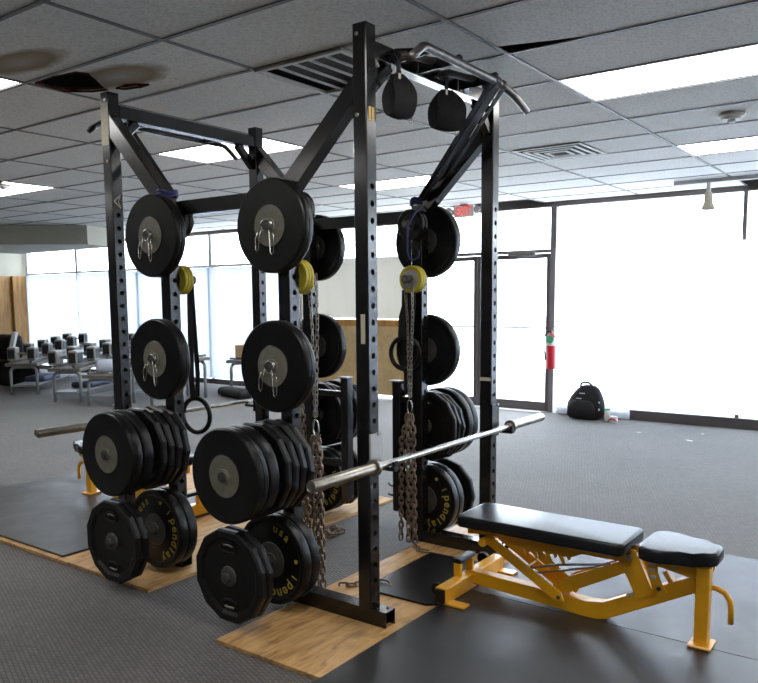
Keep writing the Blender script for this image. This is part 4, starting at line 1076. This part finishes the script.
dumbbells(R1,5,.03,.92,.565,'far left dumbbell rack',1.35,.12); dumbbells(R2,6,.02,.95,.565,'six dumbbell rack',1.4,.14)
dumbbells(R4,2,.3,.8,.685,'rack right of the hanging strap',1.0)
for ch in list(DP.children):
    for g in list(ch.children): bpy.data.objects.remove(g)
    bpy.data.objects.remove(ch)
bpy.data.objects.remove(DP)
# pads and rollers on the racks
def roll(p,q,r,m,name,label,cat,group=None):
    bm=nb(); p=Vector(p); q=Vector(q); d=(q-p); n=8
    pts=[p+d*t_ for t_ in (0,.04,.12,.5,.88,.96,1)]; tube(bm,pts,[r*.6,r*.85,r,r,r,r*.85,r*.6],18); return tag(obj(name,bm,m,smooth=True),label,cat,group)
roll((-8.12,4.0,.575),(-7.86,4.3,.575),.10,M['white_pad'],'foam_roller','pale rounded roller lying on the lower rack left of the leftmost upright','foam roller','pale foam rollers')
roll((-8.42,4.75,.565),(-8.15,5.05,.565),.09,M['white_pad'],'foam_roller','pale roller further back on the same lower rack','foam roller','pale foam rollers')
def cushion(cx,cy,z,lx,ly,h,ang,m,name,label,cat,group):
    bm=nb(); box(bm,-lx/2,lx/2,-ly/2,ly/2,0,h,min(.04,h*.4),3); bm.transform(Matrix.Translation((cx,cy,z))@Matrix.Rotation(ang,4,'Z')); return tag(obj(name,bm,m,smooth=40),label,cat,group)
cushion(-9.15,4.6,.166,.75,.36,.10,2.1,M['blue_pad'],'step_pad','slate blue pad on the bottom shelf of the six dumbbell rack','pad','blue pads on bottom shelves')
cushion(-10.7,4.65,.166,.70,.36,.10,2.2,M['blue_pad'],'step_pad','slate blue pad on the bottom shelf of the far left rack','pad','blue pads on bottom shelves')
bm=nb(); box(bm,-7.38,-7.05,6.12,6.38,.586,.80,.01); tag(obj('crate',bm,M['carton']),'small brown crate on the shelf rack behind the second right bumper plate','crate')
bm=nb(); lathe(bm,[(.0001,0)]+[(.17*math.sin(a),.17-.17*math.cos(a)) for a in [PI*i/14 for i in range(1,14)]]+[(.0001,.34)],(-6.85,6.25,.0),'z',28); tag(obj('exercise_ball',bm,M['white_pad'],smooth=True),'pale blue ball on the floor under the shelf rack','ball')
bm=nb(); box(bm,-.42,.42,-.14,.14,0,.20,.08,4)
for v in bm.verts: v.co.z*=1-.35*abs(v.co.x)/.42; v.co.y+=.03*math.sin(v.co.x*9)
bm.transform(Matrix.Translation((-6.95,5.70,.005))@Matrix.Rotation(-.3,4,'Z')); tag(obj('duffel_bag',bm,M['fabric_black'],smooth=True),'black bag slumped on the carpet in front of the shelf rack','bag')
t=thing('wall_machine','dark seated machine at the left edge with a white angled bar','exercise machine',(-11.6,4.3,0))
bm=nb(); box(bm,-12.0,-11.2,4.5,4.9,0,.5,.05,3); box(bm,-12.1,-11.5,4.5,4.8,.5,.95,.1,3); obj('body',bm,M['fabric_black'],t)
bm=nb(); beam(bm,(-11.0,4.25,.62),(-10.9,4.3,1.02),.07,.07); obj('white_bar',bm,M['white_plastic'],t)

# ------------------------------------------------------------------ backpack, cups, litter
t=thing('backpack','black backpack standing on the carpet against the white paper','backpack',(-1.52,6.62,0))
bm=nb(); prof=[(0,.0),(.12,.19),(.06,.235),(.0,.24)]
n=20; rings=[]
for j,(z,rx,ry,ox) in enumerate(((.0,.16,.10,0),(.02,.215,.13,0),(.10,.235,.145,0),(.20,.23,.14,.0),(.28,.20,.12,.01),(.34,.165,.10,.02),(.39,.13,.08,.03),(.425,.085,.05,.035),(.435,.03,.02,.035))):
    ring=[]
    for k in range(n):
        a=2*PI*k/n; ce,se=math.cos(a),math.sin(a); e=.7
        ring.append(bm.verts.new((-1.52+ox+rx*math.copysign(abs(ce)**e,ce),6.64+ry*math.copysign(abs(se)**e,se),z)))
    rings.append(ring)
for i in range(len(rings)-1):
    for k in range(n): bm.faces.new((rings[i][k],rings[i][(k+1)%n],rings[i+1][(k+1)%n],rings[i+1][k]))
bm.faces.new(rings[0]); bm.faces.new(rings[-1]); obj('main_body',bm,M['fabric_black'],t,True)
bm=nb(); rings=[]
for j,(z,rx,ry) in enumerate(((.03,.15,.03),(.05,.185,.055),(.16,.18,.06),(.22,.15,.045),(.25,.10,.02))):
    rings.append([bm.verts.new((-1.54+rx*math.cos(2*PI*k/n),6.515+ry*math.sin(2*PI*k/n),z)) for k in range(n)])
for i in range(len(rings)-1):
    for k in range(n): bm.faces.new((rings[i][k],rings[i][(k+1)%n],rings[i+1][(k+1)%n],rings[i+1][k]))
bm.faces.new(rings[0]); bm.faces.new(rings[-1]); obj('front_pocket',bm,M['fabric_black'],t,True)
bm=nb(); tube(bm,[(-1.58,6.6,.41),(-1.57,6.59,.455),(-1.53,6.585,.475),(-1.47,6.585,.47),(-1.43,6.59,.44),(-1.41,6.6,.39)],.012,8); obj('top_handle',bm,M['fabric_black'],t,True)
bm=nb(); box(bm,-1.57,-1.50,6.535,6.541,.33,.342); box(bm,-1.60,-1.53,6.50,6.506,.268,.278); obj('logo_patch',bm,M['frame_light'],t)
for zz in (.22,.13):
    bm=nb(); box(bm,-1.325,-1.305,6.535,6.55,zz,zz+.025,.003); obj('buckle',bm,M['frame_light'],t)
bm=nb(); lathe(bm,[(.0001,0),(.03,0),(.034,.02),(.036,.13),(.03,.135),(.0001,.135)],(-1.235,6.62,0),'z',20); t=tag(obj('drink_cup',bm,M['white_plastic'],smooth=30),'pale cup with a green lid right beside the black backpack','cup')
bm=nb(); lathe(bm,[(.0001,.16),(.034,.158),(.038,.15),(.038,.135),(.0001,.135)],(-1.235,6.62,0),'z',20); obj('lid',bm,M['green'],t,30)
bm=nb(); lathe(bm,[(.0001,0),(.045,0),(.055,.04),(.05,.075),(.0001,.08)],(-1.13,6.55,0),'z',16); t=tag(obj('crumpled_can',bm,M['white_plastic'],smooth=30),'squat white and red container on the carpet right of the cup','container')
bm=nb(); tube(bm,[(-1.18,6.50,.02),(-1.14,6.49,.05),(-1.10,6.495,.045),(-1.075,6.51,.02)],.008,6); obj('red_stripe',bm,M['red'],t,True)
for j,(x,y,s,q) in enumerate(((-.62,5.95,.045,'nearer the white paper'),(-.02,5.75,.05,'farther right near the picture edge'),(.0,6.25,.03,'close to the baseboard at right'))):
    bm=nb(); random.seed(j); vs=[bm.verts.new((x+s*math.cos(a)*random.uniform(.6,1.2),y+s*.6*math.sin(a),.004+random.uniform(0,.012))) for a in [2*PI*i/7 for i in range(7)]]; bm.faces.new(vs); bmesh.ops.solidify(bm,geom=bm.faces[:],thickness=.002)
    tag(obj('paper_scrap',bm,M['foil']),'tiny white scrap on the grey carpet %s'%q,'litter','white scraps on the carpet')

# ------------------------------------------------------------------ light
w=bpy.data.worlds.new('daylight'); bpy.context.scene.world=w; w.use_nodes=True
bg=w.node_tree.nodes['Background']; bg.inputs[0].default_value=(.84,.92,1.0,1); bg.inputs[1].default_value=11.5

# ------------------------------------------------------------------ camera
f,cy,yaw,pitch,roll=770.134,382.721,.631,.109,-.008
P=Vector((2.098,-2.793,1.551))
fw=Vector((-math.sin(yaw)*math.cos(pitch),math.cos(yaw)*math.cos(pitch),-math.sin(pitch)))
r=Vector((math.cos(yaw),math.sin(yaw),0)); u=r.cross(fw)
r2=r*math.cos(roll)+u*math.sin(roll); u2=-r*math.sin(roll)+u*math.cos(roll)
cam=bpy.data.cameras.new('camera'); co=bpy.data.objects.new('camera',cam); C.objects.link(co)
Mx=Matrix((r2,u2,-fw)).transposed().to_4x4(); Mx.translation=P; co.matrix_world=Mx
cam.sensor_fit='HORIZONTAL'; cam.sensor_width=36; cam.lens=f*36/758; cam.shift_y=(cy-341.5)/758; cam.clip_start=.05
sc=bpy.context.scene; sc.camera=co
vs=sc.view_settings; vs.view_transform='Standard'; vs.look='None'; vs.gamma=1; vs.exposure=0.22; vs.use_curve_mapping=False
